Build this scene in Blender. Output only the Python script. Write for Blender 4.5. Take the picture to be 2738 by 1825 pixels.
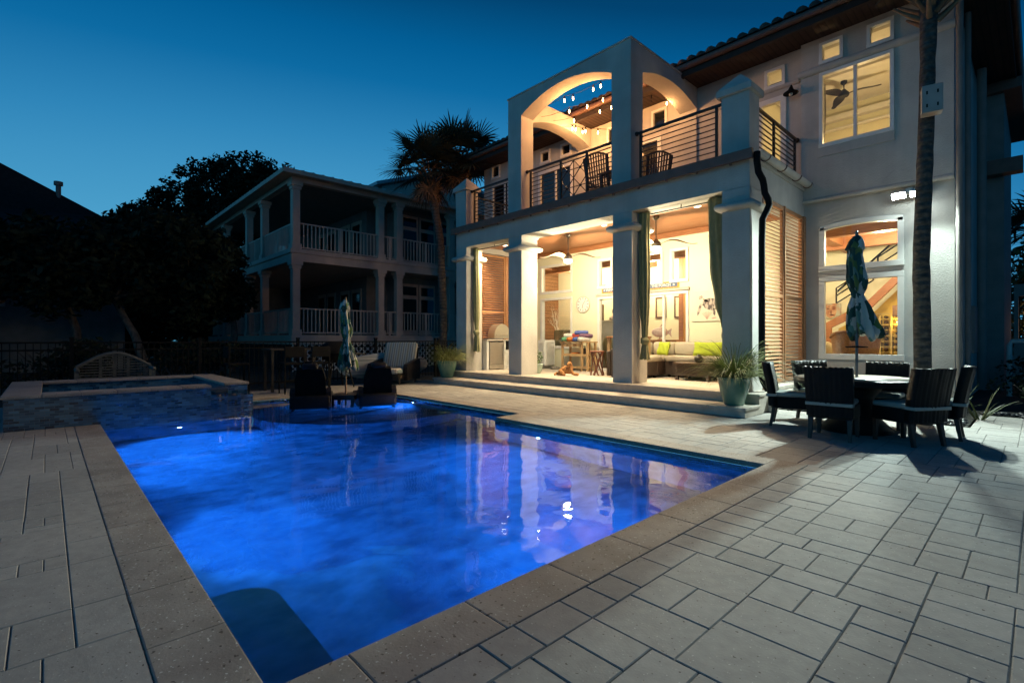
import bpy, bmesh, math, random
from mathutils import Vector, Matrix, Euler
for o in list(bpy.data.objects): bpy.data.objects.remove(o)
S = bpy.context.scene
COL = S.collection
R = math.radians
PI = math.pi
rnd = random.Random(7)

# ------------------------------------------------------------------ camera
cd = bpy.data.cameras.new('camera'); cam = bpy.data.objects.new('camera', cd); COL.objects.link(cam)
cd.sensor_width = 36.0; cd.lens = 36.0 * 1326 / 2738.0
cd.shift_y = -(906 - 912.5) / 2738.0 * -1.0 * 1.0
cd.clip_start = 0.05; cd.clip_end = 900
cam.location = (0, 0, 1.3); cam.rotation_euler = (R(90), 0, R(46.80))
S.camera = cam

# ------------------------------------------------------------------ dusk sky
W = bpy.data.worlds.new('World'); S.world = W; W.use_nodes = True
nt = W.node_tree; nt.nodes.clear()
def wn(t, **k):
    n = nt.nodes.new(t)
    for a, b in k.items(): setattr(n, a, b)
    return n
tc = wn('ShaderNodeTexCoord'); sep = wn('ShaderNodeSeparateXYZ')
nt.links.new(tc.outputs['Generated'], sep.inputs[0])
# glow side of the dusk sky: towards -X (where the sun went down)
dotn = wn('ShaderNodeVectorMath', operation='DOT_PRODUCT'); dotn.inputs[1].default_value = (-0.915, 0.403, 0.0)
nt.links.new(tc.outputs['Generated'], dotn.inputs[0])
mz = wn('ShaderNodeMath', operation='MAXIMUM'); mz.inputs[1].default_value = 0.0
nt.links.new(sep.outputs[2], mz.inputs[0])
m1 = wn('ShaderNodeMath', operation='MULTIPLY_ADD'); m1.inputs[1].default_value = -0.35; m1.inputs[2].default_value = 0.40
dot2 = wn('ShaderNodeVectorMath', operation='DOT_PRODUCT'); dot2.inputs[1].default_value = (-0.40, -0.915, 0.0)   # added pale lobe behind the camera, blue fill for front walls and deck
nt.links.new(tc.outputs['Generated'], dot2.inputs[0])
mxd = wn('ShaderNodeMath', operation='MAXIMUM'); nt.links.new(dotn.outputs['Value'], mxd.inputs[0]); nt.links.new(dot2.outputs['Value'], mxd.inputs[1])
nt.links.new(mxd.outputs[0], m1.inputs[0])
fac = wn('ShaderNodeMath', operation='ADD'); nt.links.new(mz.outputs[0], fac.inputs[0]); nt.links.new(m1.outputs[0], fac.inputs[1])
ramp = wn('ShaderNodeValToRGB'); cr = ramp.color_ramp
stops = [(0.05, (.10, .43, .68)), (0.25, (.075, .355, .60)), (0.366, (.046, .28, .53)), (0.43, (.028, .232, .48)), (0.54, (.004, .145, .365)),
         (0.609, (.0008, .110, .300)), (0.697, (.0006, .055, .160)), (0.85, (.0006, .030, .092)), (1.0, (.0006, .020, .065))]
cr.elements[0].position = stops[0][0]; cr.elements[0].color = (*stops[0][1], 1)
cr.elements[1].position = stops[-1][0]; cr.elements[1].color = (*stops[-1][1], 1)
for p, c in stops[1:-1]:
    e = cr.elements.new(p); e.color = (*c, 1)
nt.links.new(fac.outputs[0], ramp.inputs[0])
bg = wn('ShaderNodeBackground'); bg.inputs[1].default_value = 1.0
nt.links.new(ramp.outputs[0], bg.inputs[0])
wo = wn('ShaderNodeOutputWorld'); nt.links.new(bg.outputs[0], wo.inputs[0])

S.view_settings.view_transform = 'Standard'; S.view_settings.look = 'None'
S.view_settings.exposure = 0.0; S.view_settings.gamma = 1.0
S.render.engine = 'CYCLES'
cy = S.cycles
cy.use_denoising = True
cy.max_bounces = 8; cy.diffuse_bounces = 3; cy.glossy_bounces = 4; cy.transmission_bounces = 6; cy.transparent_max_bounces = 16
cy.caustics_reflective = False; cy.caustics_refractive = False
cy.sample_clamp_indirect = 4.0; cy.blur_glossy = 0.5

# ------------------------------------------------------------------ helpers
def tag(o, label=None, cat=None, group=None, kind=None):
    if label: o['label'] = label
    if cat: o['category'] = cat
    if group: o['group'] = group
    if kind: o['kind'] = kind
    return o
def thing(name, label, cat, loc=(0, 0, 0), rz=0, group=None):
    o = bpy.data.objects.new(name, None); COL.objects.link(o); o.empty_display_size = .1
    o.location = loc; o.rotation_euler = (0, 0, rz)
    return tag(o, label, cat, group)
def copy_tree(o, parent=None):
    c = o.copy(); COL.objects.link(c); c.parent = parent
    for ch in list(o.children): copy_tree(ch, c)
    return c

class MB:
    """collects shapes, links them as ONE mesh object"""
    def __init__(s): s.v = []; s.f = []; s.M = Matrix.Identity(4); s.sm = []
    def add(s, vs, fs, smooth=False):
        b = len(s.v)
        s.v += [tuple(s.M @ Vector(v)) for v in vs]
        s.f += [tuple(b + i for i in f) for f in fs]; s.sm += [smooth] * len(fs)
        return s
    def box(s, x0, x1, y0, y1, z0, z1, b=0.0):
        if b <= 0:
            return s.add([(x0,y0,z0),(x1,y0,z0),(x1,y1,z0),(x0,y1,z0),(x0,y0,z1),(x1,y0,z1),(x1,y1,z1),(x0,y1,z1)],
                         [(0,3,2,1),(4,5,6,7),(0,1,5,4),(1,2,6,5),(2,3,7,6),(3,0,4,7)])
        bm = bmesh.new(); bmesh.ops.create_cube(bm, size=1)
        for v in bm.verts:
            v.co = ((x0+x1)/2 + v.co.x*(x1-x0), (y0+y1)/2 + v.co.y*(y1-y0), (z0+z1)/2 + v.co.z*(z1-z0))
        bmesh.ops.bevel(bm, geom=bm.edges[:], offset=min(b, .49*min(x1-x0, y1-y0, z1-z0)), segments=2, affect='EDGES', profile=.6)
        return s.bm(bm)
    def bm(s, bm, smooth=False):
        bm.verts.index_update()
        s.add([v.co[:] for v in bm.verts], [tuple(v.index for v in f.verts) for f in bm.faces], smooth); bm.free(); return s
    def obox(s, c, sx, sy, sz, rot=(0,0,0), b=0.0):
        old = s.M; s.M = old @ Matrix.Translation(c) @ Euler(rot).to_matrix().to_4x4()
        s.box(-sx/2, sx/2, -sy/2, sy/2, -sz/2, sz/2, b); s.M = old; return s
    def tube(s, pts, r, n=8, cap=True, closed=False):
        pts = [Vector(p) for p in pts]; rs = r if isinstance(r, (list, tuple)) else [r]*len(pts)
        vs = []; fs = []; L = len(pts); prev = None
        for i, p in enumerate(pts):
            if closed: t = pts[(i+1) % L] - pts[i-1]
            else: t = pts[min(i+1, L-1)] - pts[max(i-1, 0)]
            t.normalize()
            if prev is None:
                a = Vector((0,0,1)) if abs(t.z) < .9 else Vector((1,0,0))
                u = t.cross(a).normalized()
            else:
                u = (prev - t*prev.dot(t)).normalized()
            prev = u; w = t.cross(u)
            for k in range(n):
                a = 2*PI*k/n; vs.append(p + (u*math.cos(a) + w*math.sin(a))*rs[i])
        m = L if closed else L-1
        for i in range(m):
            for k in range(n):
                j = (i+1) % L
                fs.append((i*n+k, i*n+(k+1) % n, j*n+(k+1) % n, j*n+k))
        s.add(vs, fs, True)
        if cap and not closed:
            s.add(vs[:n], [tuple(range(n))[::-1]]); s.add(vs[-n:], [tuple(range(n))])
        return s
    def bar(s, a, b, w, h=None, up=(0,0,1)):
        h = h or w; a = Vector(a); b = Vector(b); t = (b-a).normalized(); up = Vector(up)
        if abs(t.dot(up)) > .95: up = Vector((0,1,0))
        u = t.cross(up).normalized(); k = u.cross(t)
        vs = [p + u*sx*w/2 + k*sy*h/2 for p in (a, b) for sx, sy in ((-1,-1),(1,-1),(1,1),(-1,1))]
        return s.add(vs, [(0,1,2,3),(7,6,5,4),(0,4,5,1),(1,5,6,2),(2,6,7,3),(3,7,4,0)])
    def lathe(s, prof, c=(0,0,0), n=24, fn=None, smooth=True):
        vs = []; fs = []; m = len(prof)
        for i, (r, z) in enumerate(prof):
            for k in range(n):
                a = 2*PI*k/n; rr = r; dx = dy = 0; zz = z
                if fn:
                    q = fn(i, z, a, r); rr = q[0]; dx = q[1]; dy = q[2]
                    if len(q) > 3: zz = z + q[3]
                vs.append((c[0]+rr*math.cos(a)+dx, c[1]+rr*math.sin(a)+dy, c[2]+zz))
        for i in range(m-1):
            for k in range(n):
                fs.append((i*n+k, i*n+(k+1) % n, (i+1)*n+(k+1) % n, (i+1)*n+k))
        s.add(vs, fs, smooth)
        if prof[0][0] > 1e-4: s.add(vs[:n], [tuple(range(n))[::-1]])
        if prof[-1][0] > 1e-4: s.add(vs[-n:], [tuple(range(n))])
        return s
    def ball(s, c, r, n=12, sc=(1,1,1)):
        prof = [(max(1e-5, math.sin(PI*i/n))*r, -math.cos(PI*i/n)*r*sc[2]) for i in range(n+1)]
        b = len(s.v); s.lathe(prof, (0,0,0), 2*n)
        Mi = s.M.inverted()
        for i in range(b, len(s.v)):
            v = Mi @ Vector(s.v[i]); s.v[i] = tuple(s.M @ Vector((v.x*sc[0]+c[0], v.y*sc[1]+c[1], v.z+c[2])))
        return s
    def prism(s, poly, axis, a0, a1):
        """poly: list of (p,q); axis 'x': (p,q)=(y,z); 'y': (x,z); 'z': (x,y)"""
        def mk(p, q, a): return {'x': (a,p,q), 'y': (p,a,q), 'z': (p,q,a)}[axis]
        n = len(poly); vs = [mk(p,q,a0) for p, q in poly] + [mk(p,q,a1) for p, q in poly]
        fs = [tuple(range(n)), tuple(range(2*n-1, n-1, -1))] + [(i, i+n, (i+1) % n + n, (i+1) % n) for i in range(n)]
        return s.add(vs, fs)
    def quad(s, a, b, c, d): return s.add([a,b,c,d], [(0,1,2,3)])
    def build(s, name, m, parent=None, world=False):
        me = bpy.data.meshes.new(name)
        vs = s.v
        if world and parent is not None:
            l = Vector((0,0,0)); p = parent
            while p: l += p.location; p = p.parent
            vs = [(x-l.x, y-l.y, z-l.z) for x, y, z in vs]
        me.from_pydata(vs, [], s.f); me.polygons.foreach_set('use_smooth', s.sm)
        bm = bmesh.new(); bm.from_mesh(me); bmesh.ops.recalc_face_normals(bm, faces=bm.faces); bm.to_mesh(me); bm.free()
        me.materials.append(m); me.update()
        o = bpy.data.objects.new(name, me); COL.objects.link(o); o.parent = parent
        return o
def light(kind, name, loc, power, color, parent=None, radius=.05, target=None, spot=None, blend=.3):
    l = bpy.data.lights.new(name, kind); l.energy = power; l.color = color
    if kind in ('POINT', 'SPOT'): l.shadow_soft_size = radius
    if kind == 'SPOT': l.spot_size = R(spot); l.spot_blend = blend
    o = bpy.data.objects.new(name, l); COL.objects.link(o); o.location = loc
    if target is not None: o.rotation_euler = (Vector(target) - Vector(loc)).to_track_quat('-Z', 'Y').to_euler()
    if parent:
        q = Vector((0,0,0)); p = parent
        while p: q += p.location; p = p.parent
        o.parent = parent; o.location = Vector(loc) - q
    return o

# ------------------------------------------------------------------ materials
def mat(name, c1, c2=None, scale=6.0, rough=.6, metal=0.0, bump=0.0, bscale=None, detail=4.0, stretch=None, spec=.5, isl=0.0, coat=0.0, contrast=(.35,.65)):
    m = bpy.data.materials.new(name); m.use_nodes = True; t = m.node_tree; b = t.nodes['Principled BSDF']
    b.inputs['Roughness'].default_value = rough; b.inputs['Metallic'].default_value = metal
    b.inputs['Specular IOR Level'].default_value = spec
    if coat: b.inputs['Coat Weight'].default_value = coat
    co = t.nodes.new('ShaderNodeTexCoord'); src = co.outputs['Object']
    if stretch:
        mp = t.nodes.new('ShaderNodeMapping'); mp.inputs['Scale'].default_value = stretch
        t.links.new(src, mp.inputs['Vector']); src = mp.outputs['Vector']
    c2 = c2 or tuple(x*.82 for x in c1)
    nz = t.nodes.new('ShaderNodeTexNoise'); nz.inputs['Scale'].default_value = scale; nz.inputs['Detail'].default_value = detail
    t.links.new(src, nz.inputs['Vector'])
    rp = t.nodes.new('ShaderNodeValToRGB'); rp.color_ramp.elements[0].position = contrast[0]; rp.color_ramp.elements[1].position = contrast[1]
    rp.color_ramp.elements[0].color = (*c2, 1); rp.color_ramp.elements[1].color = (*c1, 1)
    t.links.new(nz.outputs['Fac'], rp.inputs[0]); out = rp.outputs[0]
    if isl:
        g = t.nodes.new('ShaderNodeNewGeometry'); mr = t.nodes.new('ShaderNodeMapRange')
        mr.inputs['To Min'].default_value = 1-isl; mr.inputs['To Max'].default_value = 1+isl
        t.links.new(g.outputs['Random Per Island'], mr.inputs[0])
        mx = t.nodes.new('ShaderNodeVectorMath'); mx.operation = 'SCALE'
        t.links.new(out, mx.inputs[0]); t.links.new(mr.outputs[0], mx.inputs['Scale']); out = mx.outputs[0]
    t.links.new(out, b.inputs['Base Color'])
    if bump:
        n2 = t.nodes.new('ShaderNodeTexNoise'); n2.inputs['Scale'].default_value = bscale or scale*8; n2.inputs['Detail'].default_value = 3
        t.links.new(src, n2.inputs['Vector'])
        bp = t.nodes.new('ShaderNodeBump'); bp.inputs['Strength'].default_value = bump; bp.inputs['Distance'].default_value = .02
        t.links.new(n2.outputs['Fac'], bp.inputs['Height']); t.links.new(bp.outputs[0], b.inputs['Normal'])
    m['b'] = 1
    return m
def emit(name, color, strength):
    m = bpy.data.materials.new(name); m.use_nodes = True; b = m.node_tree.nodes['Principled BSDF']
    b.inputs['Base Color'].default_value = (*color, 1); b.inputs['Emission Color'].default_value = (*color, 1)
    b.inputs['Emission Strength'].default_value = strength
    return m
def wave_bump(m, scale, dist=.01, axis='X', strength=1.0, kind='BANDS', color=None, profile='SIN'):
    """real ribs / weave / boards: adds a wave bump (and optionally darker grooves) to a material"""
    t = m.node_tree; b = t.nodes['Principled BSDF']
    co = t.nodes.new('ShaderNodeTexCoord'); w = t.nodes.new('ShaderNodeTexWave'); w.wave_type = kind; w.bands_direction = axis
    w.wave_profile = profile; w.inputs['Scale'].default_value = scale
    t.links.new(co.outputs['Object'], w.inputs['Vector'])
    bp = t.nodes.new('ShaderNodeBump'); bp.inputs['Strength'].default_value = strength; bp.inputs['Distance'].default_value = dist
    old = b.inputs['Normal'].links[0].from_socket if b.inputs['Normal'].links else None
    t.links.new(w.outputs['Fac'], bp.inputs['Height'])
    if old: t.links.new(old, bp.inputs['Normal'])
    t.links.new(bp.outputs[0], b.inputs['Normal'])
    if color:
        old = b.inputs['Base Color'].links[0].from_socket
        rp = t.nodes.new('ShaderNodeValToRGB'); rp.color_ramp.elements[0].position = color[1]; rp.color_ramp.elements[1].position = color[2]
        rp.color_ramp.elements[0].color = (*color[0], 1); rp.color_ramp.elements[1].color = (1,1,1,1)
        mx = t.nodes.new('ShaderNodeMix'); mx.data_type = 'RGBA'; mx.blend_type = 'MULTIPLY'; mx.inputs[0].default_value = 1
        t.links.new(w.outputs['Fac'], rp.inputs[0]); t.links.new(old, mx.inputs[6]); t.links.new(rp.outputs[0], mx.inputs[7])
        t.links.new(mx.outputs[2], b.inputs['Base Color'])
    return m

M = {}
M['stucco'] = mat('stucco', (.54,.52,.48), (.485,.465,.43), 1.6, .9, bump=.5, bscale=40)
M['stucco_side'] = M['stucco']
M['interior'] = mat('interior_paint', (.80,.76,.55), (.78,.74,.53), 2, .8, bump=.05)
M['white'] = mat('white_trim', (.78,.77,.73), (.72,.71,.67), 5, .45)
M['paver'] = mat('paver_stone', (.41,.385,.355), (.35,.33,.305), 14, .8, bump=.07, bscale=70, isl=.11)
M['coping'] = mat('coping_stone', (.38,.335,.295), (.30,.26,.225), 5, .75, bump=.10, bscale=70, isl=.05)
M['grout'] = mat('grout', (.19,.18,.17), (.14,.135,.125), 20, .95)
M['step'] = mat('shell_stone', (.55,.49,.42), (.46,.41,.35), 7, .75, bump=.25, bscale=70)
M['earth'] = mat('dark_earth', (.035,.032,.025), (.015,.016,.012), 1.5, .95, bump=.5, bscale=9)
M['wood'] = mat('cedar', (.36,.15,.062), (.25,.095,.036), 5, .5, stretch=(1,10,10))
M['wood_y'] = mat('cedar_lengthwise', (.36,.15,.062), (.25,.095,.036), 5, .5, stretch=(10,1,10))
M['louver'] = mat('weathered_cedar', (.50,.25,.115), (.36,.155,.065), 6, .55, stretch=(6,1,14))
M['ceil'] = wave_bump(mat('beadboard', (.34,.145,.062), (.27,.105,.042), 4, .45, stretch=(1,8,1)), 3.6, .006, 'Y', 1.0, color=((.45,.4,.4), .0, .12))
M['bronze'] = mat('bronze_metal', (.018,.016,.014), (.012,.011,.010), 9, .4, metal=.3)
M['black'] = mat('black_metal', (.007,.007,.007), (.010,.010,.010), 9, .7, spec=.12)
M['fascia'] = mat('brown_flashing', (.16,.085,.062), (.12,.065,.048), 6, .5)
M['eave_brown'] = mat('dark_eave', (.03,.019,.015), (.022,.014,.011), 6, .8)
M['rooftile'] = mat('barrel_tile', (.10,.060,.042), (.055,.036,.028), 5, .8, isl=.25)
M['curtain'] = mat('green_canvas', (.27,.26,.135), (.22,.215,.11), 10, .9, bump=.1)
M['wicker_dark'] = wave_bump(mat('dark_wicker', (.013,.010,.008), (.008,.006,.005), 30, .42, spec=.35), 26, .006, 'Z', .8)
M['wicker_brown'] = wave_bump(mat('brown_wicker', (.048,.024,.015), (.030,.015,.009), 30, .5), 24, .006, 'Z', .8)
M['wicker_honey'] = wave_bump(mat('honey_wicker', (.42,.21,.08), (.28,.13,.05), 30, .5), 30, .01, 'Z', 1.0)
M['cush'] = mat('pale_cushion', (.58,.50,.38), (.54,.46,.35), 9, .9, bump=.1, bscale=140)
M['cush_grey'] = mat('grey_cushion', (.34,.36,.33), (.30,.32,.29), 9, .9)
M['lime'] = mat('lime_cloth', (.50,.60,.045), (.45,.55,.04), 9, .85, bump=.1)
M['steel'] = mat('steel', (.62,.58,.52), (.56,.52,.47), 8, .3, metal=.85, stretch=(1,1,20))
M['leg_wood'] = mat('dark_leg_wood', (.026,.020,.016), (.018,.014,.011), 9, .5)
M['pot'] = mat('teal_glaze', (.12,.26,.20), (.07,.19,.15), 5, .22, coat=.4)
M['grassblade'] = mat('fountain_grass', (.24,.25,.075), (.12,.15,.04), 20, .6, isl=.35)
M['leaf'] = mat('dark_leaf', (.026,.036,.020), (.014,.022,.012), 6, .8, isl=.4, spec=.15)
M['liriope'] = mat('strap_leaf', (.08,.10,.035), (.04,.055,.02), 12, .5, isl=.3)
M['frond'] = mat('palm_frond', (.055,.062,.035), (.035,.042,.026), 7, .55, isl=.3)
M['frond_dead'] = mat('dead_frond', (.22,.13,.07), (.13,.075,.04), 7, .8, isl=.3)
M['bark'] = mat('bark', (.15,.12,.095), (.07,.055,.045), 9, .9, bump=.9, bscale=16, stretch=(1,1,.5))
M['palmbark'] = mat('palm_bark', (.105,.088,.073), (.045,.037,.031), 14, .9, bump=1.0, bscale=22, stretch=(1,1,1.6))
M['siding'] = mat('pale_siding', (.58,.46,.37), (.52,.41,.33), 3, .8)
M['siding_dk'] = mat('grey_siding', (.22,.20,.185), (.18,.165,.15), 3, .85)
M['metalroof'] = wave_bump(mat('standing_seam', (.30,.36,.38), (.25,.31,.33), 3, .35, metal=.25), 1.1, .03, 'Y', 1.0)
M['shingle'] = mat('dark_shingle', (.022,.020,.020), (.014,.013,.013), 8, .95, bump=.3)
M['darkglass'] = mat('dark_glass', (.012,.014,.016), (.010,.012,.014), 2, .06)
M['pebble'] = mat('river_pebble', (.055,.055,.055), (.02,.02,.022), 3, .35, isl=.5)
M['bulb_warm'] = emit('bulb_filament', (1.0,.62,.27), 26)
M['lamp_white'] = emit('fan_light_glass', (1.0,.82,.52), 6)
M['down_on'] = emit('downlight_lens', (1.0,.86,.62), 7)
M['flood_on'] = emit('flood_lens', (.86,1.0,.96), 160)
M['screen_warm'] = emit('far_lamp_glass', (1.0,.42,.30), .7)

def speckle(m, light=(.62,.60,.56), dark=(.10,.08,.065), s1=70, s2=45, t1=.70, t2=.71):
    t = m.node_tree; b = t.nodes['Principled BSDF']; co = t.nodes.new('ShaderNodeTexCoord')
    for c, s, th in ((light, s1, t1), (dark, s2, t2)):
        old = b.inputs['Base Color'].links[0].from_socket
        n = t.nodes.new('ShaderNodeTexNoise'); n.inputs['Scale'].default_value = s; n.inputs['Detail'].default_value = 1.0
        t.links.new(co.outputs['Object'], n.inputs['Vector'])
        r = t.nodes.new('ShaderNodeMapRange'); r.inputs['From Min'].default_value = th; r.inputs['From Max'].default_value = th+.05
        t.links.new(n.outputs['Fac'], r.inputs[0])
        mx = t.nodes.new('ShaderNodeMix'); mx.data_type = 'RGBA'
        t.links.new(r.outputs[0], mx.inputs[0]); t.links.new(old, mx.inputs[6]); mx.inputs[7].default_value = (*c, 1)
        t.links.new(mx.outputs[2], b.inputs['Base Color'])
def stain(m, scale=.55, lo=.76, hi=1.06, stretch=(1,1,1)):
    t = m.node_tree; b = t.nodes['Principled BSDF']; co = t.nodes.new('ShaderNodeTexCoord'); old = b.inputs['Base Color'].links[0].from_socket
    n = t.nodes.new('ShaderNodeTexNoise'); n.inputs['Scale'].default_value = scale; n.inputs['Detail'].default_value = 6; n.inputs['Roughness'].default_value = .65
    r = t.nodes.new('ShaderNodeMapRange'); r.inputs['From Min'].default_value = .3; r.inputs['From Max'].default_value = .65; r.inputs['To Min'].default_value = lo; r.inputs['To Max'].default_value = hi
    v = t.nodes.new('ShaderNodeVectorMath'); v.operation = 'SCALE'
    mp = t.nodes.new('ShaderNodeMapping'); mp.inputs['Scale'].default_value = stretch; t.links.new(co.outputs['Object'], mp.inputs[0])
    t.links.new(mp.outputs[0], n.inputs['Vector']); t.links.new(n.outputs['Fac'], r.inputs[0]); t.links.new(old, v.inputs[0]); t.links.new(r.outputs[0], v.inputs['Scale'])
    t.links.new(v.outputs[0], b.inputs['Base Color'])
stain(M['paver']); stain(M['coping'], 1.1, .72, 1.08); stain(M['step'], 1.3, .82, 1.05); stain(M['stucco'], .8, .90, 1.03); stain(M['stucco'], 1.0, .90, 1.02, (3.5,3.5,.22)); stain(M['siding'], 1.0, .85, 1.03, (2,2,.3))
wave_bump(M['palmbark'], 2.6, .03, 'Z', .7)
speckle(M['paver']); speckle(M['coping'], s1=60, s2=38, t1=.68, t2=.68)
def glass(name, tint=(.93,.95,.94), refl=.9, rough=.0):
    m = bpy.data.materials.new(name); m.use_nodes = True; t = m.node_tree; t.nodes.clear()
    o = t.nodes.new('ShaderNodeOutputMaterial'); mx = t.nodes.new('ShaderNodeMixShader'); fr = t.nodes.new('ShaderNodeFresnel'); fr.inputs[0].default_value = 1.45
    tr = t.nodes.new('ShaderNodeBsdfTransparent'); tr.inputs[0].default_value = (*tint, 1)
    gl = t.nodes.new('ShaderNodeBsdfGlossy'); gl.inputs['Roughness'].default_value = rough; gl.inputs[0].default_value = (refl, refl, refl, 1)
    t.links.new(fr.outputs[0], mx.inputs[0]); t.links.new(tr.outputs[0], mx.inputs[1]); t.links.new(gl.outputs[0], mx.inputs[2])
    t.links.new(mx.outputs[0], o.inputs[0]); return m
M['glass'] = glass('window_glass')

def water_mat(scale=2.2, strength=.21):
    m = bpy.data.materials.new('pool_water'); m.use_nodes = True; t = m.node_tree; t.nodes.clear()
    o = t.nodes.new('ShaderNodeOutputMaterial'); gl = t.nodes.new('ShaderNodeBsdfGlass'); gl.inputs['IOR'].default_value = 1.44; gl.inputs['Roughness'].default_value = .0
    gl.inputs[0].default_value = (.93,.98,1.0,1)
    co = t.nodes.new('ShaderNodeTexCoord')
    n1 = t.nodes.new('ShaderNodeTexNoise'); n1.inputs['Scale'].default_value = scale; n1.inputs['Detail'].default_value = 1.5; n1.inputs['Distortion'].default_value = .6
    n2 = t.nodes.new('ShaderNodeTexNoise'); n2.inputs['Scale'].default_value = 12; n2.inputs['Detail'].default_value = 1
    ad = t.nodes.new('ShaderNodeMath'); ad.operation = 'MULTIPLY_ADD'; ad.inputs[1].default_value = .05
    bp = t.nodes.new('ShaderNodeBump'); bp.inputs['Strength'].default_value = strength; bp.inputs['Distance'].default_value = .025
    for n in (n1, n2): t.links.new(co.outputs['Object'], n.inputs['Vector'])
    t.links.new(n2.outputs['Fac'], ad.inputs[0]); t.links.new(n1.outputs['Fac'], ad.inputs[2]); t.links.new(ad.outputs[0], bp.inputs['Height'])
    gs = t.nodes.new('ShaderNodeBsdfGlossy'); gs.inputs['Roughness'].default_value = .0; lw = t.nodes.new('ShaderNodeLayerWeight'); lw.inputs[0].default_value = .5; pw = t.nodes.new('ShaderNodeMath'); pw.operation = 'POWER'; pw.inputs[1].default_value = 5.0
    mu = t.nodes.new('ShaderNodeMath'); mu.operation = 'MULTIPLY'; mu.inputs[1].default_value = .42; mx = t.nodes.new('ShaderNodeMixShader')
    t.links.new(lw.outputs['Facing'], pw.inputs[0]); t.links.new(pw.outputs[0], mu.inputs[0]); t.links.new(mu.outputs[0], mx.inputs[0])
    t.links.new(bp.outputs[0], gl.inputs['Normal']); t.links.new(bp.outputs[0], gs.inputs['Normal']); t.links.new(gl.outputs[0], mx.inputs[1]); t.links.new(gs.outputs[0], mx.inputs[2]); t.links.new(mx.outputs[0], o.inputs[0]); return m
M['water'] = water_mat()
M['plaster'] = mat('pool_plaster', (.35,.50,.63), (.13,.205,.29), 3.0, .7, detail=6, contrast=(.34,.68), stretch=(1.6,1.0,1))  # aggregate mottle, its clouds painted in for rippled light under water

def tile_mat():
    m = bpy.data.materials.new('glass_mosaic'); m.use_nodes = True; t = m.node_tree; b = t.nodes['Principled BSDF']
    co = t.nodes.new('ShaderNodeTexCoord'); sp = t.nodes.new('ShaderNodeSeparateXYZ'); cb = t.nodes.new('ShaderNodeCombineXYZ'); ad = t.nodes.new('ShaderNodeMath')
    t.links.new(co.outputs['Object'], sp.inputs[0]); t.links.new(sp.outputs[0], ad.inputs[0]); t.links.new(sp.outputs[1], ad.inputs[1])
    t.links.new(ad.outputs[0], cb.inputs[0]); t.links.new(sp.outputs[2], cb.inputs[1])
    br = t.nodes.new('ShaderNodeTexBrick'); br.inputs['Scale'].default_value = 1.0
    br.inputs['Brick Width'].default_value = .105; br.inputs['Row Height'].default_value = .036; br.inputs['Mortar Size'].default_value = .003
    br.inputs['Color1'].default_value = (.004,.022,.05,1); br.inputs['Color2'].default_value = (.075,.20,.30,1); br.inputs['Mortar'].default_value = (.08,.13,.16,1)
    br.inputs['Bias'].default_value = -.1
    t.links.new(cb.outputs[0], br.inputs['Vector']); t.links.new(br.outputs['Color'], b.inputs['Base Color'])
    b.inputs['Roughness'].default_value = .16; b.inputs['Coat Weight'].default_value = 1.0; b.inputs['Coat IOR'].default_value = 1.65; b.inputs['Coat Roughness'].default_value = .12
    bp = t.nodes.new('ShaderNodeBump'); bp.inputs['Strength'].default_value = .5; bp.inputs['Distance'].default_value = .003; bp.invert = True
    t.links.new(br.outputs['Fac'], bp.inputs['Height']); t.links.new(bp.outputs[0], b.inputs['Normal'])
    return m
M['tile'] = tile_mat()
def leafprint():
    m = bpy.data.materials.new('palm_leaf_print'); m.use_nodes = True; t = m.node_tree; b = t.nodes['Principled BSDF']; b.inputs['Roughness'].default_value = .85
    co = t.nodes.new('ShaderNodeTexCoord'); mp = t.nodes.new('ShaderNodeMapping'); mp.inputs['Scale'].default_value = (1.5,1.5,1); mp.inputs['Rotation'].default_value = (.5,.4,.3)
    vo = t.nodes.new('ShaderNodeTexVoronoi'); vo.inputs['Scale'].default_value = 7.5; vo.inputs['Randomness'].default_value = 1
    nz = t.nodes.new('ShaderNodeTexNoise'); nz.inputs['Scale'].default_value = 7
    t.links.new(co.outputs['Object'], mp.inputs[0])
    ad = t.nodes.new('ShaderNodeVectorMath'); ad.operation = 'MULTIPLY_ADD'; ad.inputs[1].default_value = (.13,.13,.3)
    t.links.new(mp.outputs[0], nz.inputs['Vector']); t.links.new(nz.outputs['Color'], ad.inputs[0]); t.links.new(mp.outputs[0], ad.inputs[2])
    t.links.new(ad.outputs[0], vo.inputs['Vector'])
    sp = t.nodes.new('ShaderNodeSeparateColor'); t.links.new(vo.outputs['Color'], sp.inputs[0])
    rp = t.nodes.new('ShaderNodeValToRGB'); rp.color_ramp.interpolation = 'CONSTANT'
    for i, (p, c) in enumerate([(0,(.54,.53,.48)),(.26,(.025,.085,.07)),(.46,(.10,.17,.05)),(.58,(.42,.44,.43)),(.70,(.018,.05,.04)),(.84,(.12,.24,.20))]):
        e = rp.color_ramp.elements[0] if i == 0 else rp.color_ramp.elements.new(p)
        e.position = p; e.color = (*c, 1)
    rp.color_ramp.elements.remove(rp.color_ramp.elements[-1]) if len(rp.color_ramp.elements) > 6 else None
    t.links.new(sp.outputs[0], rp.inputs[0]); t.links.new(rp.outputs[0], b.inputs['Base Color']); return m
M['leafprint'] = leafprint()
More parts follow.
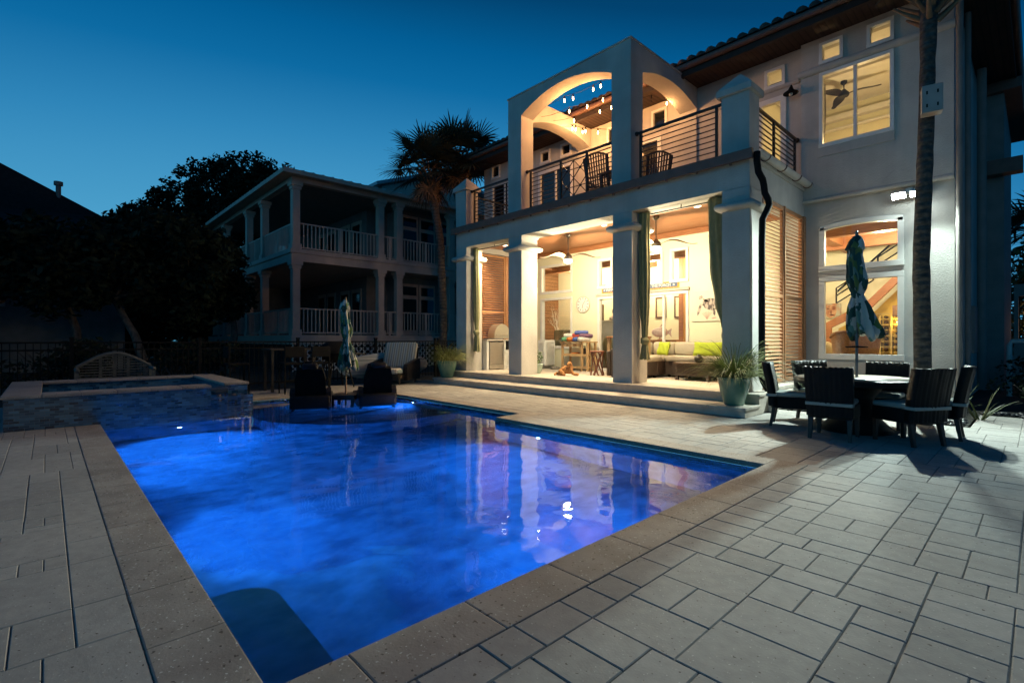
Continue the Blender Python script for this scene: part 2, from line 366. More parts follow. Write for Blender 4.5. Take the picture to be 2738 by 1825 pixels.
def stripes(name, axis, scale, cols):
    m = bpy.data.materials.new(name); m.use_nodes = True; t = m.node_tree; b = t.nodes['Principled BSDF']; b.inputs['Roughness'].default_value = .9
    co = t.nodes.new('ShaderNodeTexCoord'); w = t.nodes.new('ShaderNodeTexWave'); w.bands_direction = axis; w.wave_profile = 'SAW'; w.inputs['Scale'].default_value = scale
    rp = t.nodes.new('ShaderNodeValToRGB'); rp.color_ramp.interpolation = 'CONSTANT'
    for i, (p, c) in enumerate(cols):
        e = rp.color_ramp.elements[0] if i == 0 else rp.color_ramp.elements.new(p)
        e.position = p; e.color = (*c, 1)
    rp.color_ramp.elements.remove(rp.color_ramp.elements[-1])
    t.links.new(co.outputs['Object'], w.inputs['Vector']); t.links.new(w.outputs['Fac'], rp.inputs[0]); t.links.new(rp.outputs[0], b.inputs['Base Color'])
    return m
def plain(name, c, rough=.7, **k): return mat(name, c, tuple(x*.9 for x in c), 8, rough, **k)

# ================================================================== SETTING
def struct(b, name, m, parent=None):
    o = b.build(name, m, parent)
    if parent is None: o['kind'] = 'structure'
    return o
WZ = -.10
# pool outline: main basin x -9.85..-1.955, y .60..5.44 ; alcove to y 6.02 for x<-6.2 ; sun shelf x -11.7..-8.6, y 2.75..6.02
g = MB()
def sheet(b, x0, x1, y0, y1, z): b.quad((x0,y0,z),(x1,y0,z),(x1,y1,z),(x0,y1,z))
for a in ((-160,160,-60,-.1),(-160,160,6.3,300),(-160,-13.55,-.1,6.3),(-1.7,160,-.1,6.3)): sheet(g, *a, -.075)
struct(g, 'ground', M['earth'])
# bedding sheet of the paving (seen in the joints)
g = MB()
for a in ((-13.5,-1.64,-2.4,.31),(-1.64,3.2,-2.4,9.7),(-13.5,-11.99,.31,9.0),(-11.99,-9.9,-.44,.31),(-11.99,-6.2,6.31,8.9),(-6.2,-1.64,5.74,8.9),(-3.3,-1.64,8.9,9.9)): sheet(g, *a, -.0065)
sheet(g, -.7, 3.2, 9.7, 11.7, -.0065)
struct(g, 'paving_bed', M['grout'])

def slab(b, x0, x1, y0, y1, z=0.0, ch=.003, gap=.0019, skirt=.02):
    a0, a1, c0, c1 = x0+gap, x1-gap, y0+gap, y1-gap
    if a1-a0 < .03 or c1-c0 < .03: return
    t = ch + rnd.uniform(0,.003); z += rnd.uniform(-.0012,.0012)
    vs = [(a0,c0,z-skirt),(a1,c0,z-skirt),(a1,c1,z-skirt),(a0,c1,z-skirt),(a0,c0,z-t),(a1,c0,z-t),(a1,c1,z-t),(a0,c1,z-t),
          (a0+t,c0+t,z),(a1-t,c0+t,z),(a1-t,c1-t,z),(a0+t,c1-t,z)]
    b.add(vs, [(0,1,5,4),(1,2,6,5),(2,3,7,6),(3,0,4,7),(4,5,9,8),(5,6,10,9),(6,7,11,10),(7,4,8,11),(8,9,10,11)])
def in_deck(x, y):
    if y > 8.88 and x < -3.34: return False
    if x < -3.3 and y > 8.34 and x > -12.2: return False
    if x > -3.34 and x < -.72 and y > 9.84: return False
    if x >= -.72 and y > 11.6: return False
    if -13.5 < x < -9.85 and -.46 < y < 2.75: return False            # spa
    if -12.0 < x < -1.64 and .31 < y < 2.8: return False
    if -12.0 < x < -1.64 and 2.7 < y < 5.74: return False
    if -12.0 < x < -6.2 and 5.7 < y < 6.31: return False
    return True
U = .104
pv = MB(); taken = set()
X0, Y0 = -13.496, -2.404
NX, NY = int(16.7/U), int(14.2/U)
opts = [(4,4),(4,4),(4,3),(4,3),(3,3),(3,2),(3,2),(3,2),(2,3),(2,3),(2,3),(2,2)]
opts_long = [(8,3),(6,3),(6,2),(9,2),(6,4),(4,2)]
def cell_ok(i, j):
    return i < NX and j < NY and (i, j) not in taken and in_deck(X0+(i+.5)*U, Y0+(j+.5)*U)
for j in range(NY):
    for i in range(NX):
        if not cell_ok(i, j): continue
        run = 0
        while run < 12 and cell_ok(i+run, j): run += 1
        sh = [o for o in (opts_long if Y0+j*U < .25 and X0+i*U < -1.7 else opts) if run-o[0] != 1]; rnd.shuffle(sh)
        for (a, c) in sh + [(2,1),(1,2),(1,1)]:
            if all(cell_ok(i+p, j+q) for p in range(a) for q in range(c)):
                for p in range(a):
                    for q in range(c): taken.add((i+p, j+q))
                slab(pv, X0+i*U, X0+(i+a)*U, Y0+j*U, Y0+(j+c)*U); break
struct(pv, 'paving', M['paver'])

# pool coping stones, .31 wide
cp = MB()
def coping_run(b, x0, x1, y0, y1, along, n, z1=.004):
    for k in range(n):
        if along == 'x':
            a = x0+(x1-x0)*k/n; c = x0+(x1-x0)*(k+1)/n; b.box(a+.0008, c-.0008, y0, y1, -.055, z1, .008)
        else:
            a = y0+(y1-y0)*k/n; c = y0+(y1-y0)*(k+1)/n; b.box(x0, x1, a+.0008, c-.0008, -.055, z1, .008)
coping_run(cp, -9.82, -1.955, .30, .60, 'x', 13)
coping_run(cp, -1.955, -1.64, .30, 5.74, 'y', 9)
coping_run(cp, -6.19, -1.955, 5.44, 5.735, 'x', 7)
coping_run(cp, -6.19, -5.885, 5.735, 6.02, 'y', 1)
coping_run(cp, -11.7, -5.885, 6.02, 6.31, 'x', 10)
coping_run(cp, -12.0, -11.7, 2.76, 6.31, 'y', 6)
struct(cp, 'pool_coping', M['coping'])

# basin
ZF = -1.40; ZS = -.42
p = MB()
def wallx(b, x, y0, y1, z0, z1): b.quad((x,y0,z0),(x,y1,z0),(x,y1,z1),(x,y0,z1))
def wally(b, y, x0, x1, z0, z1): b.quad((x0,y,z0),(x1,y,z0),(x1,y,z1),(x0,y,z1))
ZT = -.19
sheet(p, -9.86, -1.95, .60, 6.02, ZF)
wally(p, .60, -9.86, -1.95, ZF, ZT); wallx(p, -1.95, .6, 5.44, ZF, ZT); wally(p, 5.44, -6.2, -1.95, ZF, ZT); wallx(p, -6.2, 5.44, 6.02, ZF, ZT)
wally(p, 6.02, -7.95, -6.2, ZF, ZT); wallx(p, -9.86, .6, 2.75, ZF, ZT)
edge = [(-9.86,2.76),(-9.5,2.78),(-9.12,2.88),(-8.75,3.08),(-8.40,3.36),(-8.10,3.68),(-7.92,4.05),(-7.82,4.5),(-7.79,5.0),(-7.83,5.5),(-7.95,6.018)]
p.add([(x,y,ZS) for x, y in [(-11.7,2.75)]+edge+[(-11.7,6.02)]], [tuple(range(len(edge)+2))])
for (xa, ya), (xb, yb) in zip(edge, edge[1:]): p.quad((xa,ya,ZF),(xb,yb,ZF),(xb,yb,ZS),(xa,ya,ZS))
wally(p, 6.02, -11.7, -7.95, ZS, ZT); wallx(p, -11.7, 2.75, 6.02, ZS, ZT)
wally(p, 2.758, -11.7, -9.86, ZS, .0)
# corner bench with a rounded nose
bench = [(-1.952,.602),(-1.952,1.05)] + [(-3.20-.25*math.sin(a), 1.05-.25+.25*math.cos(a)) for a in [k*PI/16 for k in range(9)]] + [(-3.45,.602)]
p.prism(bench, 'z', ZF+.002, -.56)
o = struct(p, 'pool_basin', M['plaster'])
t = MB()
for a in ((.603,-9.86,-1.95),(5.437,-6.2,-1.95),(6.017,-11.7,-6.2)): wally(t, *a, ZT-.02, -.055)
for a in ((-1.953,.6,5.44),(-6.197,5.44,6.02),(-11.697,2.75,6.02)): wallx(t, *a, ZT-.02, -.055)
struct(t, 'waterline_tile', M['tile'])
w = MB()
w.add([(-9.86,.6,WZ),(-1.95,.6,WZ),(-1.95,5.44,WZ),(-6.2,5.44,WZ),(-6.2,6.02,WZ),(-11.7,6.02,WZ),(-11.7,2.75,WZ),(-9.86,2.75,WZ)], [(0,1,2,3,4,5,6,7)])
struct(w, 'pool_water', M['water'])
# submerged lamps
BLUE = (.012,.21,1.0)
M['pool_lens'] = emit('pool_lamp_lens', (.30,.55,1.0), 55)
def pool_lamp(loc, aim, label, power, down=.6, spot=150):
    th = thing('pool_light', label, 'pool light', loc, 0, 'lit lamps under the pool water')
    d = (Vector(aim)-Vector(loc)).normalized(); d.z = 0; d.normalize()
    a = Vector(loc); b = MB(); b.tube([a, a+d*.02], .075, 16); b.build('rim', M['white'], th, True)
    b = MB(); b.tube([a+d*.02, a+d*.03], .032, 16); b.build('lens', M['pool_lens'], th, True)
    q = a+d*.10; light('SPOT', 'pool_light_beam', tuple(q), power, BLUE, th, .05, tuple(q+d+Vector((0,0,-down))), spot, .9)
pool_lamp((-9.84,1.62,-.62), (-5,1.9,-1.1), 'lit blue lamp under water in the tiled spa wall', 640, .7, 124)
pool_lamp((-5.17,5.42,-.58), (-5.0,1.5,-1.2), 'lit blue lamp under water below the steps side coping', 340, .4)
pool_lamp((-9.60,6.0,-.26), (-9.6,3.6,-.6), 'lit blue lamp in the shelf wall beyond the right lounger', 420, .22)
pool_lamp((-11.68,4.45,-.27), (-9,4.6,-.4), 'lit blue lamp in the shelf end wall behind the small table', 260, .22)
pool_lamp((-1.97,3.6,-.75), (-6.2,3.4,-.6), 'added lamp out of view below the near end coping', 270, .3)  # from here on lamps are added out of view to even the blue
pool_lamp((-7.6,.62,-.75), (-7.0,4,-.6), 'added lamp out of view below the near side coping, farther from the camera', 150, .3)
pool_lamp((-5.0,.62,-.75), (-5.0,4,-.6), 'added lamp out of view below the near side coping, closer to the corner bench', 190, .3)

# ================================================================== SPA
spa = thing('raised_spa', 'raised mosaic tiled spa with stone rim spilling water into the pool', 'spa', (-11.5,1.15,0))
b = MB()
x0, x1, y0, y1 = -13.12, -9.86, -.44, 2.755
b.box(x1-.32, x1, y0, 2.09, ZT, .452); b.box(x1-.32, x1, 2.09, y1, ZT, .30)       # front wall, low weir at its end
b.box(x0, x0+.32, y0, y1, -.05, .452); b.box(x0+.32, x1-.32, y0, y0+.32, -.05, .452); b.box(x0+.32, x1-.36, y1-.32, y1, -.05, .452)
b.build('tiled_shell', M['tile'], spa, True)
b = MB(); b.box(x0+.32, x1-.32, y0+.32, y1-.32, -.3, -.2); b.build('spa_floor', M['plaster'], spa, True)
b = MB()
def ring(b, x0, x1, y0, y1, w, z0, z1):
    n = 5
    for k in range(n):
        a = y0+w+(2.09-y0-w)*k/n; c = y0+w+(2.09-y0-w)*(k+1)/n
        b.box(x1-w, x1, a+.0015, c-.0015, z0, z1, .012)
        a = y0+w+(y1-y0-2*w)*k/n; c = y0+w+(y1-y0-2*w)*(k+1)/n
        b.box(x0, x0+w, a+.0015, c-.0015, z0, z1, .012)
        a = x0+(x1-x0)*k/n; c = x0+(x1-x0)*(k+1)/n
        b.box(a+.0015, c-.0015, y0, y0+w, z0, z1, .012)
        xe = x1-.36
        a = x0+(xe-x0)*k/n; c = x0+(xe-x0)*(k+1)/n
        b.box(a+.0015, c-.0015, y1-w, y1, z0, z1, .012)
ring(b, x0-.03, x1+.03, y0-.03, y1+.03, .42, .452, .50)
b.build('rim', M['coping'], spa, True)
b = MB(); sheet(b, x0+.32, x1-.30, y0+.32, y1-.30, .33); sheet(b, x1-.30, x1+.012, 2.10, y1-.01, .33); b.build('spa_water', M['water'], spa, True)
fm = glass('falling_water', (.93,.96,1.0), .15, .4)
b = MB(); n = 14
for i in range(n):
    for side in (0,):
        ya, yb = 2.16+.55*i/n, 2.16+.55*(i+1)/n
        pts = [(x1+.012,.33),(x1+.045,.30),(x1+.065,.2),(x1+.075,.05),(x1+.085,WZ)]
        for (xa, za), (xb, zb) in zip(pts, pts[1:]):
            q = .012*math.sin(i*2.1); b.quad((xa+q,ya,za),(xa-q,yb,za),(xb-q,yb,zb),(xb+q,ya,zb))
b.build('spillway_sheet', fm, spa, True)
a = Vector((-12.72,1.2,.10)); b = MB(); b.tube([a, a+Vector((.03,0,0))], .05, 14); o = b.build('spa_lamp', M['pool_lens'], spa, True); light('POINT', 'spa_glow', (-12.62,1.2,.10), 45, BLUE, spa, .05)
foam = mat('water_foam', (.75,.82,.9), (.55,.65,.8), 30, .4)
b = MB()
for k in range(70):
    b.ball((x1+.10+rnd.gauss(.03,.05), 2.42+rnd.gauss(0,.14), WZ+.004), rnd.uniform(.006,.020), 4, (1.3,1.3,.4))
b.build('splash', foam, spa, True)
b = MB(); 
for yy in (.5,1.6): b.tube([(-13.0,yy,.15),(-12.78,yy,.15)], .03, 10)
b.build('jet', M['white'], spa, True)

# ================================================================== MAIN HOUSE
FL = .345; BAL = 4.68; YW = 12.25
house = thing('house', 'white stucco two storey house with lit porch, arched balcony frame and dark tiled roof', 'house', (-7.0,12.25,0))
def hp(b, name, m, parent=None): return b.build(name, m, parent or house, True)

def panel(b, axis, pos, thick, u0, u1, z0, z1, holes):
    """wall slab with rectangular openings; axis 'y': plane y=pos (front) .. pos+thick ; axis 'x': plane x=pos .. pos-thick"""
    us = sorted({u0, u1, *[h[0] for h in holes], *[h[1] for h in holes]}); us = [u for u in us if u0 <= u <= u1]
    zs = sorted({z0, z1, *[h[2] for h in holes], *[h[3] for h in holes]}); zs = [z for z in zs if z0 <= z <= z1]
    P = (lambda u, z, d: (u, pos+d*thick, z)) if axis == 'y' else (lambda u, z, d: (pos-d*thick, u, z))
    def solid(i, j):
        if i < 0 or j < 0 or i >= len(us)-1 or j >= len(zs)-1: return False
        cu = (us[i]+us[i+1])/2; cz = (zs[j]+zs[j+1])/2
        return not any(h[0] < cu < h[1] and h[2] < cz < h[3] for h in holes)
    for i in range(len(us)-1):
        for j in range(len(zs)-1):
            if not solid(i, j): continue
            a, c, e, f = us[i], us[i+1], zs[j], zs[j+1]
            for d in (0, 1): b.quad(P(a,e,d),P(c,e,d),P(c,f,d),P(a,f,d))
            if not solid(i-1,j): b.quad(P(a,e,0),P(a,f,0),P(a,f,1),P(a,e,1))
            if not solid(i+1,j): b.quad(P(c,e,0),P(c,f,0),P(c,f,1),P(c,e,1))
            if not solid(i,j-1): b.quad(P(a,e,0),P(c,e,0),P(c,e,1),P(a,e,1))
            if not solid(i,j+1): b.quad(P(a,f,0),P(c,f,0),P(c,f,1),P(a,f,1))

W1u = (-11.60,-10.24,2.83,3.74); W1l = (-11.60,-10.24,1.02,2.64); SLD = (-9.21,-6.30,.36,2.56)
T2 = (-9.21,-8.69,2.84,3.70); T3 = (-8.40,-7.88,2.84,3.70); T4 = (-7.56,-7.04,2.84,3.70); T5 = (-6.81,-6.31,2.84,3.70)
RLu = (-3.27,-1.838,2.78,3.83); RLl = (-3.27,-1.838,.90,2.62)
RUP = (-3.24,-1.975,5.42,6.98); S1 = (-3.24,-2.83,7.20,7.62); S2 = (-2.39,-1.975,7.20,7.62); S0 = (-4.395,-3.985,7.11,7.52)
D2 = (-4.57,-3.96,4.70,6.84)
UW = [(-7.367,-6.921,7.10,7.58), (-8.86,-8.41,7.10,7.58), (-11.62,-11.19,7.22,7.62), (-10.70,-10.27,7.22,7.62), (-14.15,-13.70,7.30,7.78)]
FD = (-11.70,-10.20,4.70,6.95); FD3 = (-7.9,-7.1,4.70,6.85); UL = (-14.12,-13.20,5.1,7.05)
b = MB(); panel(b, 'y', YW, .2, -14.6, -1.08, 0, 4.28, [W1u, W1l, SLD, T2, T3, T4, T5, RLu, RLl]); 
# segmental head of the big lower window
xa, xb = RLu[0], RLu[1]
arc = [(xa+(xb-xa)*k/16, 3.715+.062*(1-((k-8)/8)**2)) for k in range(17)]
for (pa, za), (pc, zc) in zip(arc, arc[1:]): b.prism([(pa,za),(pc,zc),(pc,3.831),(pa,3.831)], 'y', YW+.0005, YW+.199)
panel(b, 'y', YW, .2, -14.6, -3.61, 4.28, 7.76, [S0, D2, FD, FD3, UL]+UW)
panel(b, 'y', YW-.12, .32, -3.61, -1.08, 4.28, 7.76, [RUP, S1, S2])
b.box(-1.28, -1.08, YW+.201, 20, 0, 7.76); b.box(-14.6,-14.4,YW+.201,20,0,7.76); b.box(-14.39,-1.29,19.8,20,0,7.76)
hp(b, 'wall', M['stucco'])
b = MB(); panel(b, 'y', YW-.007, .0065, -11.89, -3.98, FL+.001, 4.155, [tuple(q+(-.02 if i % 2 == 0 else .02) for i, q in enumerate(h)) for h in (W1u, W1l, SLD, T2, T3, T4, T5)]); hp(b, 'porch_wall', M['interior'])
# bullnose bands
def band_y(b, x0, x1, y, z, r=.075):
    b.tube([(x0,y,z),(x1,y,z)], r, 14)
b = MB(); band_y(b, -3.66, -1.06, YW-.11, 7.09, .085); band_y(b, -14.5, -3.67, YW+.01, 7.06, .06)
b.tube([(-3.61,YW-.10,4.30),(-1.08,YW-.10,4.30)], .05, 12)
b.box(-3.29, -1.95, YW-.145, YW-.10, 5.20, 5.40, .01)
hp(b, 'bullnose_band', M['stucco'])

WIN = [0]
def window(hole, y=YW, pane='glass', mulls=(), f=.055, name='window', parent=None, arch=False, casing=.03, rails=()):
    x0, x1, z0, z1 = hole; b = MB(); ya, yb = y-casing, y+.10
    if not arch:
        b.box(x0-.015, x1+.015, ya, yb, z1-f, z1+.02, .006)
    else:
        for k in range(16):
            xa = x0+(x1-x0)*k/16; xb = x0+(x1-x0)*(k+1)/16
            za = 3.715+.062*(1-((k-8)/8)**2); zb = 3.715+.062*(1-((k+1-8)/8)**2)
            b.prism([(xa,za-f),(xb,zb-f),(xb,zb+.012),(xa,za+.012)], 'y', ya, yb)
    ztop = (z1-f-.001) if not arch else 3.715-.02
    b.box(x0-.02, x1+.02, ya-.012, yb, z0-.03, z0+f, .006)
    b.box(x0-.015, x0+f, ya, yb, z0+f+.001, ztop); b.box(x1-f, x1+.015, ya, yb, z0+f+.001, ztop)
    for q in mulls: b.box(q-.028, q+.028, y+.005, y+.08, z0+f+.001, ztop)
    for q in rails: b.box(x0+f+.001, x1-f-.001, y+.008, y+.075, q-.025, q+.025)
    o = hp(b, name, M['white'], parent)
    g = MB(); ym = y+.045
    if arch:
        pts = [(x0+f, z0+f)] + [(x1-f, z0+f)] + [(x0+(x1-x0)*k/16, 3.715-.03+.062*(1-((k-8)/8)**2)) for k in range(15,0,-1)]
        g.add([(px_, ym, pz_) for px_, pz_ in pts], [tuple(range(len(pts)))])
    else: g.quad((x0+f-.004,ym,z0+f-.004),(x1-f+.004,ym,z0+f-.004),(x1-f+.004,ym,z1-f+.004),(x0+f-.004,ym,z1-f+.004))
    g.build('pane', M[pane], o, True)
    return o
for h in (W1u, W1l): window(h)
for h in (T2, T3, T4, T5): window(h)
window(RLu, arch=True, f=.085); window(RLl, f=.085)
YB = YW-.12
window(RUP, YB, mulls=(-2.61,), f=.05); window(S1, YB, f=.045); window(S2, YB, f=.045); window(S0, f=.05)
for h in UW: window(h, pane='darkglass', f=.05)
window(UL, pane='darkglass', mulls=(-13.45,))
window(D2, name='door', f=.10); window(FD, pane='darkglass', mulls=(-10.95,), f=.09, name='french_door', rails=(5.45,)); window(FD3, pane='darkglass', f=.09, name='french_door')
window(SLD, mulls=(-8.48,-7.755,-7.03), f=.06, name='sliding_door')
b = MB(); b.box(-9.26,-6.25,YW-.07,YW-.031,2.585,2.66,.01); hp(b, 'door_head', M['step'])

# porch platform, steps
b = MB(); b.box(-12.3,-3.32,8.98,YW-.001,0,FL-.05); b.box(-12.3,-3.32,8.37,8.979,0,.11); hp(b, 'step', M['step'])
b = MB(); n = 14
for k in range(n):
    a = -12.33+9.03*k/n; c = -12.33+9.03*(k+1)/n
    b.box(a+.001, c-.001, 8.94, 9.24, FL-.048, FL, .012); b.box(a+.001, c-.001, 8.335, 8.978, .112, .165, .014)
hp(b, 'tread', M['step'])
b = MB(); nx = 26
for i in range(nx):
    for j in range(7):
        a = -12.3+8.95*i/nx; c = -12.3+8.95*(i+1)/nx; y0 = 9.242+3.0*j/7; y1 = 9.242+3.0*(j+1)/7
        slab(b, a, c, y0, y1, FL-.002, .003, .002, .03)
hp(b, 'porch_floor', M['step'])

# porch columns and frame
CX = [(-12.30,-11.80),(-9.93,-9.43),(-6.52,-6.02),(-4.07,-3.57)]
Y0c, Y1c = 9.20, 9.81
def crown(b, x0, x1, y0, y1, z, r=.08):
    n = 10; vs = []; fs = []
    for k in range(n+1):
        a = -PI/2 + PI*k/n; d = .02 + r*math.cos(a)*1.1; zz = z + r*math.sin(a)
        vs += [(x0-d,y0-d,zz),(x1+d,y0-d,zz),(x1+d,y1+d,zz),(x0-d,y1+d,zz)]
    for k in range(n):
        for q in range(4): fs.append((k*4+q, k*4+(q+1) % 4, k*4+4+(q+1) % 4, k*4+4+q))
    b.add(vs, fs + [(3,2,1,0), (n*4, n*4+1, n*4+2, n*4+3)], True)
for x0, x1 in CX:
    b = MB(); b.box(x0, x1, Y0c, Y1c, FL-.02, 4.055, .012); o = hp(b, 'column', M['stucco'])
    b = MB(); crown(b, x0, x1, Y0c, Y1c, 3.735); b.build('crown_band', M['stucco'], o, True)
b = MB(); b.box(-12.302,-3.568,Y0c-.002,Y1c+.002,4.057,4.535)
b.box(-3.97,-3.569,Y1c+.003,YW-.002,4.0,4.535); b.box(-12.30,-11.9,Y1c+.003,YW-.002,4.0,4.535)
hp(b, 'beam', M['stucco'])
b = MB(); b.box(-11.899,-3.971,Y1c+.004,YW-.002,4.16,4.53); hp(b, 'porch_ceiling', M['ceil'])
b = MB()
b.box(-11.898,-3.972,YW-.09,YW-.003,4.02,4.158,.01); b.box(-11.898,-3.972,Y1c+.006,Y1c+.07,4.06,4.158,.01)
hp(b, 'crown_moulding', M['wood'])
b = MB(); b.box(-12.34,-3.53,9.12,YW-.002,4.537,BAL); hp(b, 'balcony_slab', M['stucco'])
b = MB(); b.prism([(9.06,4.50),(9.119,4.50),(9.119,4.672),(9.04,4.672)], 'x', -12.40,-3.47); 
for k in range(14): b.box(-12.2+k*.64,-12.17+k*.64,9.075,9.115,4.46,4.50)
hp(b, 'flashing', M['fascia'])
b = MB()
for k in range(9):
    a = PI+PI*k/9; c = PI+PI*(k+1)/9
    P = lambda an, r: (-3.445+r*math.cos(an), 4.655+r*math.sin(an))
    b.prism([P(a,.085),P(c,.085),P(c,.075),P(a,.075)], 'y', 9.2, 12.72)
b.prism([(-3.445+.085*math.cos(PI+PI*k/12), 4.655+.085*math.sin(PI+PI*k/12)) for k in range(13)], 'y', 12.715, 12.72)
o = hp(b, 'gutter', M['stucco'])
b = MB()
for yy in (9.62,10.45,11.3,12.0):
    b.tube([(-3.445+.092*math.cos(PI+PI*k/10), yy, 4.655+.092*math.sin(PI+PI*k/10)) for k in range(11)], .012, 6)
b.build('strap', M['fascia'], o, True)
b = MB()
b.tube([(-3.44,9.20,4.62),(-3.44,9.05+.14,4.46),(-3.44,9.26,4.28),(-3.41,9.38,4.16),(-3.41,9.44,4.06),(-3.40,9.45,3.93),(-3.36,9.50,3.82),(-3.35,9.52,3.72),(-3.38,9.47,3.60),(-3.43,9.42,3.46),(-3.44,9.42,3.0),(-3.44,9.42,.62),(-3.43,9.46,.54),(-3.40,9.64,.34),(-3.40,9.66,.26)], .058, 12)
o = hp(b, 'downspout', M['black'])
b = MB(); b.tube([(-3.25,9.42,0),(-3.25,9.42,.28)], .01, 4) if False else b.box(-3.315,-3.20,9.36,9.52,0,.27,.01); hp(b, 'drain_post', M['stucco'])

# side wall below louvers + louvered shutters both ends of porch
b = MB(); b.box(-3.9,-3.325,9.82,YW-.003,FL-.001,.42,.012); b.box(-3.9,-3.30,9.9,YW-.004,.25,.335,.02); hp(b, 'sill', M['step'])
def shutters(xp, y0, y1, zb, zt, s):
    ym = (y0+y1)/2; b = MB(); w = .055
    for a, c in ((y0, ym-.03), (ym+.03, y1)):
        b.box(xp-.03, xp+.03, a, a+w, zb, zt); b.box(xp-.03, xp+.03, c-w, c, zb, zt)
        for q in (zb, 2.13, zt-.07): b.box(xp-.028, xp+.028, a+w+.001, c-w-.001, q, q+.07)
    b.box(xp-.05, xp+.05, ym-.028, ym+.028, zb-.02, zt+.02)
    o = hp(b, 'shutter_frame', M['louver'])
    b = MB()
    for a, c in ((y0+w, ym-.03-w), (ym+.03+w, y1-w)):
        for lo, hi in ((zb+.09, 2.12), (2.22, zt-.08)):
            n = int((hi-lo)/.072)
            for k in range(n):
                z = lo+(hi-lo)*(k+.5)/n
                b.obox((xp+rnd.uniform(-.002,.002), (a+c)/2, z), .056, c-a-.004, .010, (0, s*R(40+rnd.uniform(-3,3)), 0))
    b.build('louvers', M['louver'], o, True)
shutters(-3.60, 9.84, 12.12, .44, 3.985, 1)
shutters(-12.05, 9.84, 12.20, .40, 3.985, -1)
b = MB(); b.box(-3.66,-3.54,12.125,YW-.004,.42,3.99); hp(b, 'jamb', M['louver'])

# balcony: arched frame, pillars, rails
def arch_wall(b, axis, pos, th, u0, u1, z0, zs, rise, ztop, foot):
    """wall with an opening from u0+foot .. u1-foot; segmental head springing at zs"""
    a, c = u0+foot[0], u1-foot[1]; n = 28
    pts = [(a+(c-a)*k/n, zs+rise*math.sqrt(max(0, 1-((2*k/n)-1)**2))) if False else (a+(c-a)*k/n, zs+rise*(1-abs(2*k/n-1)**2.0)) for k in range(n+1)]
    P = (lambda u, z, d: (u, pos+d*th, z)) if axis == 'y' else (lambda u, z, d: (pos-d*th, u, z))
    for (ua, za), (ub, zb) in zip(pts, pts[1:]):
        for d in (0, 1): b.quad(P(ua,za,d),P(ub,zb,d),P(ub,ztop,d),P(ua,ztop,d))
        b.quad(P(ua,za,0),P(ub,zb,0),P(ub,zb,1),P(ua,za,1))
    b.quad(P(a,ztop,0),P(c,ztop,0),P(c,ztop,1),P(a,ztop,1))
    for e, f in ((u0, a), (c, u1)):
        if f-e < .01: continue
        for d in (0, 1): b.quad(P(e,z0,d),P(f,z0,d),P(f,ztop,d),P(e,ztop,d))
        b.quad(P(e,ztop,0),P(f,ztop,0),P(f,ztop,1),P(e,ztop,1)); b.quad(P(e,z0,0),P(e,ztop,0),P(e,ztop,1),P(e,z0,1)); b.quad(P(f,z0,0),P(f,ztop,0),P(f,ztop,1),P(f,z0,1))
b = MB(); TZ = 7.80
arch_wall(b, 'y', 9.20, .45, -9.95, -6.05, BAL-.15, 7.235, .37, TZ, (.51,.50))
arch_wall(b, 'x', -6.052, .46, 9.652, YW-.01, BAL-.15, 7.22, .25, TZ-.002, (.02,.05))
arch_wall(b, 'x', -9.482, .46, 9.652, YW-.01, BAL-.15, 7.20, .25, TZ-.002, (.04,.05))
hp(b, 'arched_frame', M['stucco'])
b = MB(); b.box(-9.975,-6.03,9.175,9.66,TZ+.002,TZ+.035); b.box(-6.53,-6.03,9.662,11.45,TZ+.002,TZ+.035); b.box(-9.965,-9.465,9.662,11.45,TZ+.002,TZ+.035); hp(b, 'coping_cap', M['stucco'])
for x0, x1 in ((-12.33,-11.82),(-4.08,-3.575)):
    b = MB(); b.box(x0, x1, 9.205, 9.66, BAL-.1, 5.80)
    vs = [(x0-.07,9.135,5.79),(x1+.06,9.135,5.79),(x1+.06,9.73,5.79),(x0-.07,9.73,5.79),(x0-.07,9.135,5.905),(x1+.06,9.135,5.905),(x1+.06,9.73,5.905),(x0-.07,9.73,5.905),((x0+x1)/2,9.43,6.24)]
    b.add(vs, [(0,3,2,1),(0,1,5,4),(1,2,6,5),(2,3,7,6),(3,0,4,7),(4,5,8),(5,6,8),(6,7,8),(7,4,8)])
    hp(b, 'pillar', M['stucco'])
def rail_x(x0, x1, y, posts, xpanel=None):
    b = MB(); zt = 5.77; zb = 4.80
    b.bar((x0,y,zt),(x1,y,zt),.05,.045)
    for q in (x0, x1): b.ball((q+(.02 if q == x0 else -.02),y,zt), .05, 6)
    for q in posts: b.bar((q,y,BAL-.02),(q,y,zt),.045,.045)
    segs = [(posts[0], posts[-1])]
    if xpanel: segs = [(posts[0], xpanel[0]), (xpanel[1], posts[-1])]
    for a, c in segs:
        for k in range(9):
            z = zb + (zt-.10-zb)*k/8; b.bar((a,y,z),(c,y,z),.02,.016)
    if xpanel:
        a, c = xpanel; m = (a+c)/2
        for q in (zb, zt-.10): b.bar((a,y,q),(c,y,q),.022,.02)
        b.bar((m,y,zb),(m,y,zt-.1),.02,.02)
        for k in range(2):
            p0 = zb+(zt-.1-zb)*k/2; p1 = zb+(zt-.1-zb)*(k+1)/2
            b.bar((a,y,(p0+p1)/2),(c,y,(p0+p1)/2),.016,.016)
            for e, f in ((a, m), (m, c)):
                b.bar((e,y,p0),(f,y,p1),.018,.016); b.bar((e,y,p1),(f,y,p0),.018,.016); b.ball(((e+f)/2,y,(p0+p1)/2), .035, 5)
    hp(b, 'railing', M['bronze'])
